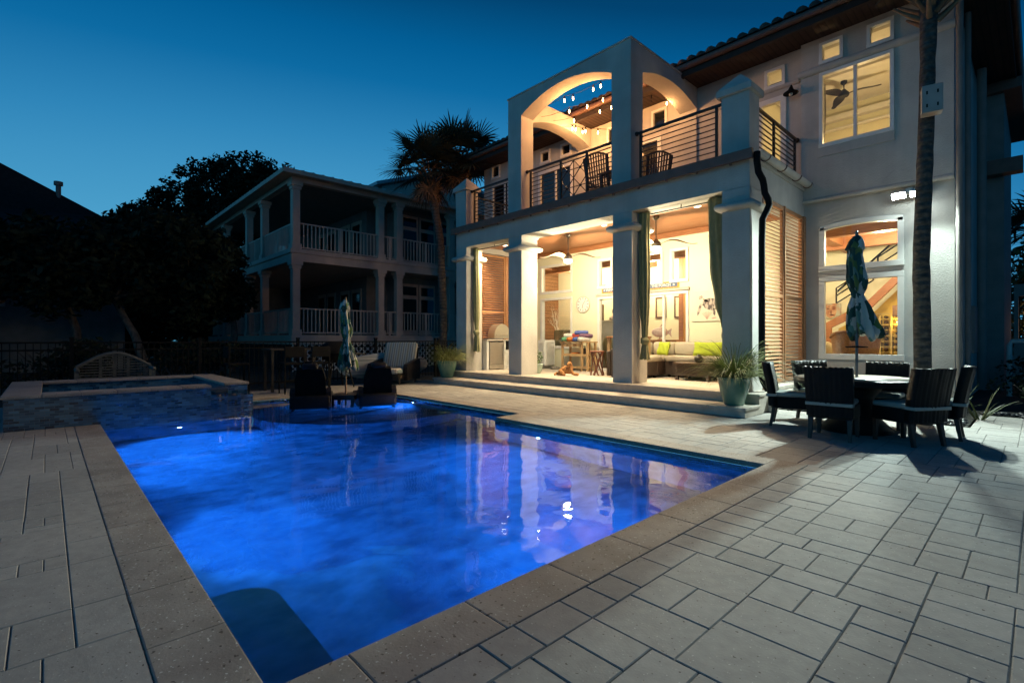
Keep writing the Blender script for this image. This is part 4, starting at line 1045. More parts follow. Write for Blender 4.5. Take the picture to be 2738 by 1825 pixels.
for a, c in ((X0_+.07,X0_+.42),(X0_+.44,X1_-.28)):
    b = MB(); b.box(a,c,Y0_+.0,Y0_+.02,FL+.72,FL+.83,.005); d = b.build('drawer', pine, tc_, True)
    b = MB(); b.ball(((a+c)/2,Y0_-.012,FL+.775),.014,6); b.build('knob', M['black'], d, True)
cols = [((.10,.14,.40),'blue rolled towel on the top of the towel pile'),((.75,.70,.62),'white rolled towel at the left of the towel pile'),((.70,.22,.05),'orange rolled towel at the front of the pile'),((.12,.32,.18),'green rolled towel at the lower left of the pile'),((.16,.08,.14),'plum rolled towel at the right of the pile'),((.62,.10,.08),'red rolled towel in the middle of the pile'),((.72,.60,.12),'yellow rolled towel behind the orange one'),((.08,.16,.45),'royal blue rolled towel at the lower front'),((.66,.64,.60),'grey and white rolled towel at the lower right')]
pos = [(-9.50,11.80,.265,.20,.35),(-9.86,11.76,.175,.22,.5),(-9.72,11.68,.065,.13,1.25),(-9.93,11.68,.065,.13,1.1),(-9.28,11.74,.165,.16,1.0),(-9.60,11.80,.18,.24,.1),(-9.62,11.92,.07,.3,.1),(-9.52,11.68,.065,.13,1.5),(-9.30,11.68,.065,.14,1.2)]
for (c_, lab), (x, y, z, L, rot) in zip(cols, pos):
    t = thing('rolled_towel', lab, 'towel', (x,y,FL+.88), rot, 'towels on the pine cart')
    b = MB(); L = max(L,.2); n = 40
    b.tube([(-L,0,z),(-L*.5,0,z+.008),(0,0,z),(L*.5,0,z+.006),(L,0,z)], [.058,.066,.067,.066,.056], 12)
    for s in (-1,1): b.tube([(s*(L+.002), .05*(1-q/24)*math.cos(q*.7), z+.05*(1-q/24)*math.sin(q*.7)) for q in range(22)], .006, 4)
    b.build('cloth', mat('towel_'+str(len(bpy.data.materials)), c_, tuple(q*.75 for q in c_), 30, .95, bump=.4, bscale=90), t)
for (lab, x, z, c_, sx) in (('orange toy lying on the middle shelf of the cart', -9.72, .49, (.68,.20,.03), .16), ('dark bag standing on the middle shelf of the cart', -9.42, .49, (.03,.03,.035), .09)):
    t = thing('toy' if 'toy' in lab else 'bag', lab, 'toy' if 'toy' in lab else 'bag', (x,11.8,FL+z)); b = MB()
    if 'toy' in lab: b.lathe([(.02,0),(.10,.01),(.16,.03),(.10,.06),(.02,.07)], (0,0,0), 20)
    else: cushion_box(b, -.09,.09,-.07,.07,0,.19,.05); b.tube([(-.05,0,.18),(-.04,0,.25),(.04,0,.25),(.05,0,.18)], .01, 6)
    b.build('body', plain('toy_'+lab[:4], c_), t)
t = thing('pet_bowl', 'grey pet bowl on the floor below the window', 'bowl', (-10.62,11.85,FL))
b = MB(); b.lathe([(.12,0),(.15,.03),(.14,.07),(.125,.07),(.11,.03),(.01,.025)], (0,0,0), 24); b.build('body', plain('stoneware', (.30,.27,.23)), t)

# dog: golden retriever lying curled, head turned back
dog = thing('dog', 'golden dog lying on the porch floor with its head turned to its flank', 'dog', (-8.50,9.92,FL), R(38))
dog.scale = (.66,.66,1.0)
def skin_obj(name, chains, m, parent, sub=2):
    """chains: list of lists of (x,y,z,r); chains after the first start at an existing point -> joined by proximity"""
    vs = []; es = []; rs = []
    for ch in chains:
        prev = None
        for (x, y, z, r) in ch:
            idx = None
            for i, p in enumerate(vs):
                if (Vector(p)-Vector((x,y,z))).length < 1e-4: idx = i
            if idx is None: vs.append((x,y,z)); rs.append(r); idx = len(vs)-1
            if prev is not None: es.append((prev, idx))
            prev = idx
    me = bpy.data.meshes.new(name); me.from_pydata(vs, es, []); o = bpy.data.objects.new(name, me); COL.objects.link(o)
    sk = o.modifiers.new('skin', 'SKIN'); sk.use_smooth_shade = True
    for i, r in enumerate(rs): me.skin_vertices[0].data[i].radius = (r, r)
    me.skin_vertices[0].data[0].use_root = True
    sb = o.modifiers.new('sub', 'SUBSURF'); sb.levels = sub; sb.render_levels = sub
    bpy.context.view_layer.update()
    me2 = bpy.data.meshes.new_from_object(o.evaluated_get(bpy.context.evaluated_depsgraph_get()))
    bpy.data.objects.remove(o); me2.materials.clear(); me2.materials.append(m)
    for p in me2.polygons: p.use_smooth = True
    o = bpy.data.objects.new(name, me2); COL.objects.link(o); o.parent = parent; return o
fur = mat('golden_fur', (.50,.24,.085), (.34,.15,.05), 9, .9, bump=.6, bscale=60)
skin_obj('body', [[(-.20,0,.13,.125),(-.05,.02,.15,.12),(.10,.01,.16,.125),(.17,-.01,.20,.10),(.19,-.04,.28,.075),(.15,-.08,.33,.07),(.09,-.13,.30,.045),(.05,-.16,.27,.035)],
    [(.17,-.01,.20,.10),(.24,.05,.09,.05),(.32,.04,.04,.036),(.46,.02,.035,.032),(.52,.01,.03,.034)],
    [(.17,-.01,.20,.10),(.23,-.10,.08,.05),(.33,-.12,.04,.036),(.45,-.13,.035,.03),(.50,-.13,.03,.033)],
    [(-.20,0,.13,.125),(-.22,-.13,.09,.085),(-.06,-.19,.05,.05),(-.14,-.23,.035,.035),(.0,-.25,.03,.033)],
    [(-.20,0,.13,.125),(-.33,.03,.06,.05),(-.42,-.06,.035,.035),(-.45,-.18,.03,.028)],
    [(.15,-.08,.33,.07),(.20,-.11,.33,.03),(.215,-.13,.26,.028)],[(.15,-.08,.33,.07),(.12,-.02,.34,.03),(.10,.01,.27,.028)]], fur, dog)
b = MB(); b.ball((.038,-.175,.272), .014, 6); b.build('nose', M['black'], dog)

# twig stool, high bar table
st = thing('twig_stool', 'round stool with legs of twisted red brown branches by the column', 'stool', (-8.02,10.62,FL))
rw = mat('red_branch', (.24,.085,.045), (.14,.045,.025), 12, .5, bump=.4, bscale=30)
for kx in range(9):
    a = 2*PI*kx/9; b = MB()
    b.tube([(.17*math.cos(a+s*1.3*(1 if kx % 2 else -1))*(.72+.35*abs(s-.5)*1.7), .17*math.sin(a+s*1.3*(1 if kx % 2 else -1))*(.72+.35*abs(s-.5)*1.7), .60*s) for s in [q/9 for q in range(10)]], [.022,.02,.019,.018,.018,.019,.018,.018,.02,.022], 7)
    b.build('leg', rw, st)
b = MB(); b.lathe([(.18,.60),(.20,.605),(.20,.64),(.18,.645)], (0,0,0), 24); b.build('seat', rw, st)
bt = thing('bar_table', 'tall wooden bar table half hidden behind the column by the twig stool', 'table', (-7.2,10.9,FL))
b = MB(); b.box(-7.72,-6.75,10.60,11.2,FL+.98,FL+1.02,.01); b.build('top', M['wood'], bt, True)
for xx in (-7.66,-6.81):
    for yy in (10.66,11.14): 
        b = MB(); b.box(xx-.04,xx+.04,yy-.04,yy+.04,FL,FL+.979); b.build('leg', pine, bt, True)

# ------------------------------------------------------------------ things inside seen through the glass
fr_m = plain('frame_wood', (.12,.07,.04), .4); paper = mat('print_paper', (.70,.60,.42), (.62,.50,.33), 5, .8)
def picture(label, x, z, w, h, y, m_in, name='framed_picture', group='framed pictures inside'):
    if y > 17: k_ = 15.39/17.19; x *= k_; z = 1.3+(z-1.3)*k_; w *= k_; h *= k_; y = 15.39
    t = thing(name, label, 'picture', (x,y,z), 0, group)
    b = MB(); f = .05; b.box(x-w/2,x+w/2,y-.03,y,z-h/2,z-h/2+f); b.box(x-w/2,x+w/2,y-.03,y,z+h/2-f,z+h/2); b.box(x-w/2,x-w/2+f,y-.029,y,z-h/2+f,z+h/2-f); b.box(x+w/2-f,x+w/2,y-.029,y,z-h/2+f,z+h/2-f); b.build('frame', fr_m, t, True)
    b = MB(); b.box(x-w/2+f,x+w/2-f,y-.012,y-.004,z-h/2+f,z+h/2-f); b.build('print', m_in, t, True)
yb_ = 17.19
flower = mat('flower_print', (.74,.66,.46), (.60,.20,.12), 4, .8, contrast=(.30,.42))
script = mat('script_print', (.75,.68,.50), (.05,.04,.03), 9, .8, contrast=(.38,.42))
picture('dark framed print behind the white branch in the left porch window', -12.95, 2.35, .62, .82, yb_, paper)
picture('framed print at the top of the lower left porch window', -12.9, 3.28, .7, .6, yb_, paper)
picture('gold framed flower print right of the door mullion', -9.15, 2.5, .50, .82, yb_, flower)
picture('tall narrow script print beside the timber post', -8.60, 2.82, .34, 1.05, yb_, script)
picture('framed print left of the door mullion', -9.95, 2.5, .45, .8, yb_, paper)
ps = thing('timber_post', 'honey coloured timber post and jamb seen through the sliding door', 'post', (-7.9,15.2,RF))
b = MB(); b.box(-8.05,-7.90,15.0,15.2,RF,4.09); b.build('post', M['wood'], ps, True)
b = MB(); b.box(-7.89,-7.76,15.0,15.2,RF,4.09); b.build('jamb', mat('honey_wood', (.55,.28,.09), (.45,.22,.07), 5, .45, stretch=(8,8,1)), ps, True)
# fish sculpture on a sideboard
sb_ = thing('sideboard', 'red brown live edge sideboard inside behind the sofa', 'sideboard', (-7.5,13.2,RF))
b = MB(); b.box(-8.05,-7.05,13.0,13.4,RF+.86,RF+.92,.012); b.build('top', M['wood'], sb_, True)
b = MB(); b.box(-8.0,-7.35,13.05,13.38,RF+.0,RF+.859,.01); b.build('body', mat('red_brown', (.24,.085,.04), (.19,.065,.03), 5, .4), sb_, True)
fs_ = thing('fish_sculpture', 'pale pink fish sculpture on a stand on the sideboard', 'sculpture', (-7.68,13.2,RF+.92), R(20))
pk = mat('pink_glass', (.62,.42,.34), (.50,.33,.27), 20, .25, bump=.3)
b = MB(); b.ball((0,0,.22), .24, 12, (1,.35,.62)); b.tube([(.0,0,.36),(.06,0,.44),(.15,0,.40)], [.02,.03,.012], 6); b.build('body', pk, fs_)
b = MB(); b.prism([(.20,.22),(.34,.34),(.31,.22),(.33,.08)], 'y', -.02, .02); b.build('tail', pk, fs_)
b = MB(); b.lathe([(.08,0),(.06,.02),(.02,.03),(.02,.10)], (0,0,0), 16); b.build('stand', M['wood'], fs_)
# white branch + olive sofa back near left window
br = thing('white_branch', 'bare white painted branch standing in the left window', 'branch', (-11.6,13.1,RF))
b = MB(); wm = plain('white_twig', (.74,.70,.60))
def twig(b, p, d, L, r, depth):
    q = p + d*L; b.tube([p, p+d*L*.5+Vector((rnd.gauss(0,.02),0,rnd.gauss(0,.02))), q], [r, r*.8, r*.55], 6)
    if depth:
        for k in range(3 if depth > 1 else 2):
            nd = (d + Vector((rnd.uniform(-.8,.8), rnd.uniform(-.4,.4), rnd.uniform(.0,.5)))).normalized(); twig(b, p+d*L*rnd.uniform(.5,1), nd, L*.62, r*.6, depth-1)
twig(b, Vector((-11.6,13.1,RF+.4)), Vector((.03,0,1)), .95, .022, 4); b.build('twigs', wm, br, True)
b = MB(); b.lathe([(.12,0),(.15,.2),(.10,.42),(.06,.45)], (-11.6,13.1,RF), 20); b.build('vase', plain('vase_white', (.6,.55,.45)), br, True)
olive = mat('olive_cloth', (.155,.14,.08), (.125,.115,.065), 6, .95)
ch = thing('armchair', 'olive box armchair seen from behind in the left porch window', 'armchair', (-11.0,13.0,RF))
b = MB(); cushion_box(b, -11.45,-10.3,12.7,12.9,RF+.05,RF+1.25,.05); b.build('back', olive, ch, True)
b = MB(); cushion_box(b, -11.45,-10.3,12.91,13.6,RF+.05,RF+.6,.06); b.build('seat', olive, ch, True)
for x in (-11.5,-10.32):
    b = MB(); cushion_box(b, x,x+.16,12.75,13.6,RF+.05,RF+.85,.05); b.build('arm', olive, ch, True)
ch2 = thing('armchair', 'green rounded armchair seen through the left pane of the sliding door', 'armchair', (-9.3,13.3,RF))
b = MB(); b.lathe([(.32,.05),(.40,.4),(.42,.8),(.36,1.0),(.2,1.05),(.001,1.06)], (-9.3,13.3,RF), 24); b.build('shell', olive, ch2, True)
# half wall with two people standing behind it
hw = MB(); hw.box(-10.9,-8.95,13.75,13.9,RF,1.88); hw.box(-10.95,-8.9,13.7,13.95,1.881,1.93); hp(hw, 'half_wall', M['white'])
hw = MB(); hw.box(-10.9,-8.95,13.95,15.2,RF+.001,.80); hp(hw, 'raised_floor', M['wood'])
skinm = mat('skin', (.50,.30,.20), (.45,.26,.17), 9, .6)
def person(label, x, y, z, rz, shirt, hair_c, sc=1.0, collar=None):
    p = thing('person', label, 'person', (x,y,z), rz); p.scale = (sc,sc,sc)
    sh = mat('shirt_'+label[:9], shirt, tuple(q*.8 for q in shirt), 12, .9)
    skin_obj('body', [[(0,0,.95,.15),(0,0,1.12,.14),(0,0,1.32,.155),(0,0,1.43,.10),(0,0,1.50,.055),(0,.01,1.58,.075),(0,.015,1.66,.10),(0,0,1.73,.075)],
        [(0,0,1.43,.10),(.17,0,1.40,.065),(.23,.02,1.15,.045),(.20,.16,.98,.036),(.18,.24,1.0,.035)],[(0,0,1.43,.10),(-.17,0,1.40,.065),(-.23,.02,1.15,.045),(-.20,.16,.98,.036),(-.18,.24,1.0,.035)],
        [(0,0,.95,.15),(.10,0,.88,.10),(.10,.01,.48,.065),(.10,-.01,.08,.045),(.10,.12,.04,.04)],[(0,0,.95,.15),(-.10,0,.88,.10),(-.10,.01,.48,.065),(-.10,-.01,.08,.045),(-.10,.12,.04,.04)]], skinm, p)
    skin_obj('shirt', [[(0,0,.92,.165),(0,0,1.12,.155),(0,0,1.32,.17),(0,0,1.43,.115),(0,0,1.46,.075)],[(0,0,1.43,.115),(.17,0,1.40,.08),(.21,.01,1.22,.062)],[(0,0,1.43,.115),(-.17,0,1.40,.08),(-.21,.01,1.22,.062)]], sh, p)
    skin_obj('trousers', [[(0,0,.95,.158),(.10,0,.86,.11),(.10,.01,.48,.08),(.10,-.01,.12,.065)],[(0,0,.95,.158),(-.10,0,.86,.11),(-.10,.01,.48,.08),(-.10,-.01,.12,.065)]], plain('trousers_'+label[:6], (.05,.055,.08)), p)
    b = MB(); b.lathe([(.108,1.60),(.122,1.66),(.118,1.73),(.08,1.79),(.001,1.81)], (0,-.012,0), 20); b.build('hair', plain('hair_'+label[:8], hair_c, .8), p)
    b = MB()
    for s in (-1,1): b.ball((s*.036,.098,1.655), .013, 6)
    b.build('eye', M['black'], p)
    b = MB(); b.ball((0,.115,1.625), .016, 6, (.8,1,1.3)); b.build('nose', skinm, p)
    return p
person('dark shirted person with auburn hair seen from behind inside the door', -9.77, 14.35, .80, R(20), (.03,.035,.03), (.26,.10,.05), .96)
person('shorter dark haired person beside the other behind the half wall', -10.17, 14.5, .80, R(200), (.55,.50,.42), (.05,.035,.03), .88)

# right living room
fp = thing('face_painting', 'square canvas of a painted face on the living room wall', 'painting', (-4.2,yb_,2.1))
b = MB(); b.box(-4.62,-4.04,yb_-.04,yb_,1.92,2.36,.004); b.build('canvas', mat('face_ground', (.42,.50,.38), (.45,.14,.06), 3.0, .7, contrast=(.4,.6)), fp, True)
y = yb_-.045; b = MB(); blob(b, -4.30,2.13,.15,.20); b.build('face', mat('face_paint', (.62,.40,.24), (.40,.15,.08), 9, .7), fp, True)
y = yb_-.05; b = MB(); blob(b,-4.37,2.20,.045,.018,.1); blob(b,-4.22,2.20,.04,.018,-.1); blob(b,-4.27,2.02,.06,.022); blob(b,-4.37,2.25,.06,.010,.2); blob(b,-4.22,2.25,.05,.010,-.2); blob(b,-4.29,2.10,.014,.06); b.build('feature', plain('face_ink', (.12,.04,.03)), fp, True)
# staircase rising to the right, wine rack below
stc = thing('staircase', 'timber staircase with wire panel railing crossing the living room', 'staircase', (-3.0,16.6,RF))
def incl(x): return 2.10+(x+3.15)*1.12
b = MB(); b.prism([(-4.2,RF),(-4.05,RF),(-4.05,1.62),(-3.15,2.10),(-1.4,incl(-1.4)),(-1.4,incl(-1.4)+.24),(-3.2,2.33),(-4.2,1.75)], 'y', 16.2, 16.3); b.build('stringer', M['wood'], stc, True)
b = MB(); b.prism([(-3.9,2.62),(-1.4,incl(-1.4)+.95),(-1.4,incl(-1.4)+1.0),(-3.9,2.68)], 'y', 16.22, 16.27)
for (x0, z0) in ((-3.9,2.30),(-2.95,3.05)):
    x1 = x0+.85; s = 1.12
    for (p, q) in (((x0,z0),(x1,z0+.85*s*.6)),((x0,z0+.42),(x1,z0+.85*s*.6+.42)),((x0,z0),(x0,z0+.42)),((x1,z0+.85*s*.6),(x1,z0+.85*s*.6+.42)),((x0,z0+.21),(x1,z0+.85*s*.6+.21))):
        b.bar((p[0],16.1,p[1]),(q[0],16.1,q[1]),.035,.03)
b.build('railing', M['black'], stc, True)
b = MB(); b.prism([(-4.04,RF+.01),(-1.4,RF+.01),(-1.4,incl(-1.4)-.01),(-3.15,2.09),(-4.04,1.61)], 'y', 16.9, 17.0); b.build('back_wall', mat('amber_paint', (.62,.42,.08), (.55,.36,.06), 3, .7), stc, True)
light('POINT', 'under_stair_light', (-2.6,16.55,1.75), 22, (1.0,.62,.12), stc, .06)
wr = thing('wine_rack', 'lit wine rack of bottles under the stairs', 'wine rack', (-2.8,16.7,RF))
b = MB()
for x in (-3.25,-3.0,-2.75,-2.5,-2.25): b.box(x-.018,x+.018,16.62,16.85,RF+.3,1.95)
for q in range(9): b.box(-3.23,-2.27,16.64,16.66,RF+.42+q*.15,RF+.44+q*.15)
b.build('frame', plain('rack_wood', (.52,.40,.16)), wr, True)
bg_ = plain('bottle_glass', (.03,.02,.015), .2)
for i in range(4):
    for q in range(8):
        b = MB(); x = -3.125+i*.25; z = RF+.49+q*.15; b.tube([(x,16.85,z),(x,16.62,z),(x,16.59,z),(x,16.5,z)], [.038,.038,.015,.014], 8); b.build('bottle', bg_, wr, True)
wc = thing('wicker_armchair', 'honey wicker armchair back close to the living room window', 'armchair', (-2.95,13.6,RF))
b = MB(); vs = []; fs = []; n = 20
for i in range(9):
    z = RF+.02+1.10*i/8
    for kx in range(n+1):
        a = PI+.25+(PI-.5)*kx/n; r = .40+.10*i/8; vs.append((-2.95+r*math.cos(a)*1.02, 13.85+r*math.sin(a)*.95, z-(.16*(1-abs(2*kx/n-1)**2) if False else 0)*i/8 - .14*(abs(2*kx/n-1)**2)*i/8))
for i in range(8):
    for kx in range(n): fs.append((i*(n+1)+kx, i*(n+1)+kx+1, (i+1)*(n+1)+kx+1, (i+1)*(n+1)+kx))
b.add(vs, fs, True); b.build('shell', M['wicker_honey'], wc, True)
b = MB(); b.tube(vs[-(n+1):], .035, 8); b.build('rim', M['wicker_honey'], wc, True)
b = MB(); cushion_box(b, -3.3,-2.6,13.6,14.2,RF+.3,RF+.5,.05); b.build('seat_cushion', M['cush'], wc, True)
sf = thing('living_room_sofa', 'beige sofa with rounded cushions behind the living room window', 'sofa', (-4.1,14.2,RF))
tan = mat('tan_cloth', (.46,.36,.20), (.40,.31,.17), 6, .95)
b = MB(); cushion_box(b, -4.9,-3.35,13.9,14.8,RF+.05,RF+.45,.06); b.build('base', tan, sf, True)
for (x, t_) in ((-4.35,.1),(-3.80,-.1)):
    b = MB(); b.ball((x,14.35,RF+.66), .30, 12, (1.05,.5,.8)); b.build('cushion', tan, sf, True)
tl = thing('drum_lampshade_lamp', 'brown drum shade floor lamp at the right of the living room window', 'lamp', (-2.30,15.2,RF))
b = MB(); b.lathe([(.14,0),(.14,.02),(.015,.04),(.015,1.5)], (-2.30,15.2,RF), 16); b.build('base', M['black'], tl, True)
b = MB(); b.lathe([(.19,1.50),(.19,1.76),(.185,1.76),(.185,1.50)], (-2.30,15.2,RF), 24); b.build('lamp_shade', mat('brown_shade', (.22,.11,.05), (.14,.07,.03), 9, .8), tl, True)
dl = thing('table_lamp', 'small glowing white lamp at the foot of the stairs', 'lamp', (-3.75,15.9,RF+.9))
b = MB(); b.ball((-3.78,15.9,RF+1.08), .06, 8); b.build('globe', M['lamp_white'], dl, True)
b = MB(); b.lathe([(.08,0),(.02,.02),(.02,.13)], (-3.78,15.9,RF+.9), 12); b.lathe([(.2,-.04),(.2,0)], (-3.78,15.9,RF+.9), 16); b.lathe([(.15,-.9),(.03,-.86),(.03,-.05)], (-3.78,15.9,RF+.9), 12); b.build('stand', M['wood'], dl, True)

# ================================================================== BALCONY THINGS
sl = thing('string_lights', 'festoon of glowing bare bulbs strung under the arched balcony frame', 'string lights', (-7.8,10.8,7.6))
strands = [[(-9.44,9.80,7.62),(-8.49,9.85,7.5),(-8.26,9.92,7.5),(-7.62,9.93,7.5),(-7.39,9.93,7.5),(-6.56,9.95,7.66)],
           [(-9.46,10.0,7.45),(-8.52,10.08,7.3),(-8.02,10.2,7.3),(-7.53,10.21,7.3),(-6.53,10.2,7.5)],
           [(-9.46,10.5,7.50),(-8.79,10.6,7.3),(-7.97,10.67,7.3),(-7.63,10.71,7.3),(-6.69,11.09,7.3),(-6.60,11.68,7.5)],
           [(-9.47,10.9,7.45),(-9.16,10.97,7.3),(-9.12,11.07,7.3),(-9.10,11.36,7.3),(-9.01,11.38,7.3),(-8.82,11.72,7.3),(-8.4,12.2,7.45)]]
unlit = glass('clear_bulb', (.9,.85,.8))
wire = MB(); lit = []
for st_ in strands:
    P = [Vector(p)+Vector((0,0,.13 if 0 < i < len(st_)-1 else 0)) for i, p in enumerate(st_)]
    for a, c in zip(P, P[1:]):
        sag = .10*(c-a).length
        wire.tube([a.lerp(c,t/10)-Vector((0,0,4*sag*(t/10)*(1-t/10)*.5)) for t in range(11)], .006, 5)
    lit += P[1:-1] if st_ is not strands[2] else P[1:]
wire.build('cable', M['black'], sl, True)
for i, p in enumerate(lit):
    b = MB(); b.lathe([(.012,0),(.018,-.02),(.018,-.075),(.012,-.08)], p, 10); so_ = b.build('socket', M['black'], sl, True)
    b = MB(); b.lathe([(.012,-.08),(.016,-.11),(.019,-.13),(.013,-.15),(.001,-.175)], p, 12)
    off = i == 10
    b.build('bulb', unlit if off else M['bulb_warm'], so_, True)
    if not off: light('POINT', 'bulb_glow', (p.x,p.y,p.z-.20), 19, (1.0,.46,.16), so_, .03)

teak = mat('dark_teak', (.050,.030,.020), (.03,.018,.012), 8, .5, stretch=(1,1,8))
def slat_chair():
    t = thing('patio_chair', 'dark slatted high back chair on the balcony behind the X panel railing', 'chair', (0,0,BAL), 0, 'slatted balcony chairs')
    b = MB(); n = 9
    for k in range(n):
        u = -.24+.48*k/(n-1); zt = 1.20+.10*(1-(u/.26)**2)
        b.bar((u,-.24,.52),(u*1.12,-.42,zt),.038,.014,(0,1,0))
    b.build('back_slats', teak, t)
    b = MB(); b.tube([(u*1.12,-.43+.0,1.205+.10*(1-(u/.26)**2)) for u in [-.28+.56*q/14 for q in range(15)]], .024, 8); b.bar((-.27,-.29,.74),(.27,-.29,.74),.04,.02); b.bar((-.26,-.23,.52),(.26,-.23,.52),.05,.03)
    b.bar((-.28,-.24,.45),(-.315,-.43,1.22),.045,.03,(0,1,0)); b.bar((.28,-.24,.45),(.315,-.43,1.22),.045,.03,(0,1,0)); b.build('back_frame', teak, t)
    b = MB()
    for k in range(7): b.box(-.28,.28,-.24+.075*k,-.18+.075*k,.47,.49)
    b.build('seat', teak, t)
    for s in (-1,1):
        b = MB(); b.box(s*.31-.035,s*.31+.035,-.28,.32,.70,.725,.006); b.build('arm', teak, t)
        for yy in (-.24,.28):
            b = MB(); b.box(s*.29-.025,s*.29+.025,yy-.025,yy+.025,0,.70); b.build('leg', teak, t)
    return t
c0 = slat_chair(); c0.location = (-7.72,10.42,BAL-.04); c0.rotation_euler.z = R(15)
c1 = copy_tree(c0); c1.location = (-6.78,11.35,BAL-.04); c1.rotation_euler.z = R(50); c1['label'] = 'dark slatted chair half hidden behind the front right balcony column'
bt2 = thing('patio_table', 'dark slatted table on the balcony beside the X panel chair', 'table', (-7.15,10.45,BAL))
b = MB()
for q in range(8): b.box(-7.6,-6.75,10.1+q*.09,10.18+q*.09,BAL+.74,BAL+.77)
b.build('top', teak, bt2, True)
for xx in (-7.52,-6.83):
    for yy in (10.15,10.75):
        b = MB(); b.box(xx-.03,xx+.03,yy-.03,yy+.03,BAL,BAL+.739); b.build('leg', teak, bt2, True)
bx = thing('storage_box', 'low red brown box on the balcony behind the left railing', 'box', (-11.2,10.9,BAL))
b = MB(); b.box(-11.6,-10.6,10.7,11.2,BAL,BAL+.48,.01); b.build('body', M['wood'], bx, True); b = MB(); b.box(-11.63,-10.57,10.67,11.23,BAL+.481,BAL+.53,.01); b.build('lid', M['wood'], bx, True)

# ================================================================== DINING SET ON THE DECK
TC = (-1.80, 8.42)
dt = thing('dining_table', 'round dark wicker dining table with pale stone top under the closed umbrella', 'table', (*TC,0))
b = MB(); b.lathe([(.02,.735),(.70,.735),(.72,.742),(.72,.752),(.02,.755)], (0,0,0), 48); b.build('top', mat('pale_stone_top', (.46,.41,.33), (.36,.31,.25), 6, .32), dt)
b = MB(); b.lathe([(.69,.66),(.755,.665),(.775,.70),(.765,.745),(.722,.757),(.721,.70)], (0,0,0), 72, lambda i,z,a,r: (r+.008*math.sin(a*48),0,0)); b.build('rim', M['wicker_dark'], dt)
b = MB(); b.lathe([(.44,0),(.43,.05),(.30,.18),(.22,.36),(.22,.48),(.32,.62),(.46,.66)], (0,0,0), 32); b.build('pedestal', M['wicker_dark'], dt)

def dining_chair():
    t = thing('dining_chair', 'dark wicker chair', 'chair', (0,0,0), 0, 'wicker chairs round the dining table')
    # seat faces +Y ; backrest at y=-.27
    b = MB(); n = 24; vs = []; fs = []; rows = 14
    for side in (0, 1):
        for i in range(rows+1):
            z = .30+.63*i/rows; yb = -.235-.10*(i/rows)**1.4
            for k in range(n+1):
                u = 2*k/n-1; x = u*(.255+.012*i/rows); bul = .016*abs(math.sin(u*PI*4.5))
                yy = yb-.05-.03*(1-u*u)-bul if side == 0 else yb+.03-.03*(1-u*u)+bul
                zz = z + (.018*abs(math.sin(u*PI*4.5)) if i == rows else 0)
                vs.append((x, yy, zz))
    N = (n+1)*(rows+1)
    for s in (0, 1):
        for i in range(rows):
            for k in range(n):
                p = s*N+i*(n+1)+k; fs.append((p,p+1,p+n+2,p+n+1))
    for k in range(n):
        p = rows*(n+1)+k; fs.append((p,p+1,N+p+1,N+p)); fs.append((k,k+1,N+k+1,N+k))
    for i in range(rows):
        for k in (0, n):
            p = i*(n+1)+k; fs.append((p,p+n+1,N+p+n+1,N+p))
    b.add(vs, fs, True); b.build('backrest', M['wicker_dark'], t)
    b = MB(); b.box(-.25,.25,-.28,.26,.27,.44,.02); b.build('seat', M['wicker_dark'], t)
    b = MB(); cushion_box(b, -.235,.235,-.225,.265,.441,.51,.03); b.build('cushion', M['cush_grey'], t)
    b = MB(); b.box(-.262,.262,-.345,-.20,.445,.485,.006); b.build('tie', M['cush_grey'], t)
    for sx in (-1,1):
        for sy in (-1,1):
            b = MB(); bx_, by_ = sx*.215, (-.235 if sy < 0 else .215)
            ex, ey = sx*.222, (-.285 if sy < 0 else .225); w = .027; e = .019
            b.add([(bx_-w,by_-w,.30),(bx_+w,by_-w,.30),(bx_+w,by_+w,.30),(bx_-w,by_+w,.30),(ex-e,ey-e,.0),(ex+e,ey-e,.0),(ex+e,ey+e,.0),(ex-e,ey+e,.0)], [(0,1,2,3),(7,6,5,4),(0,4,5,1),(1,5,6,2),(2,6,7,3),(3,7,4,0)])
            b.build('leg', M['leg_wood'], t)
    return t
dc = dining_chair()
spots = [(-2.55,8.22,-76,'dark wicker dining chair seen from the side, nearest the downspout and louvers'),
         (-1.87,7.62,3,'dark wicker chair with its back to the pool, nearest the left of the table front'),
         (-1.16,7.92,58,'dark wicker chair at the front right, its back turned to the open deck'),
         (-.98,8.68,92,'dark wicker dining chair at the right of the table before the palm trunk'),
         (-2.38,9.02,-132,'dark wicker chair behind the table before the louvered shutters'),
         (-1.60,9.05,180,'dark wicker chair behind the table under the living room window')]
for i, (x, y, a, lab) in enumerate(spots):
    o = dc if i == 0 else copy_tree(dc)
    o.location = (x,y,0); o.rotation_euler.z = R(a); o['label'] = lab

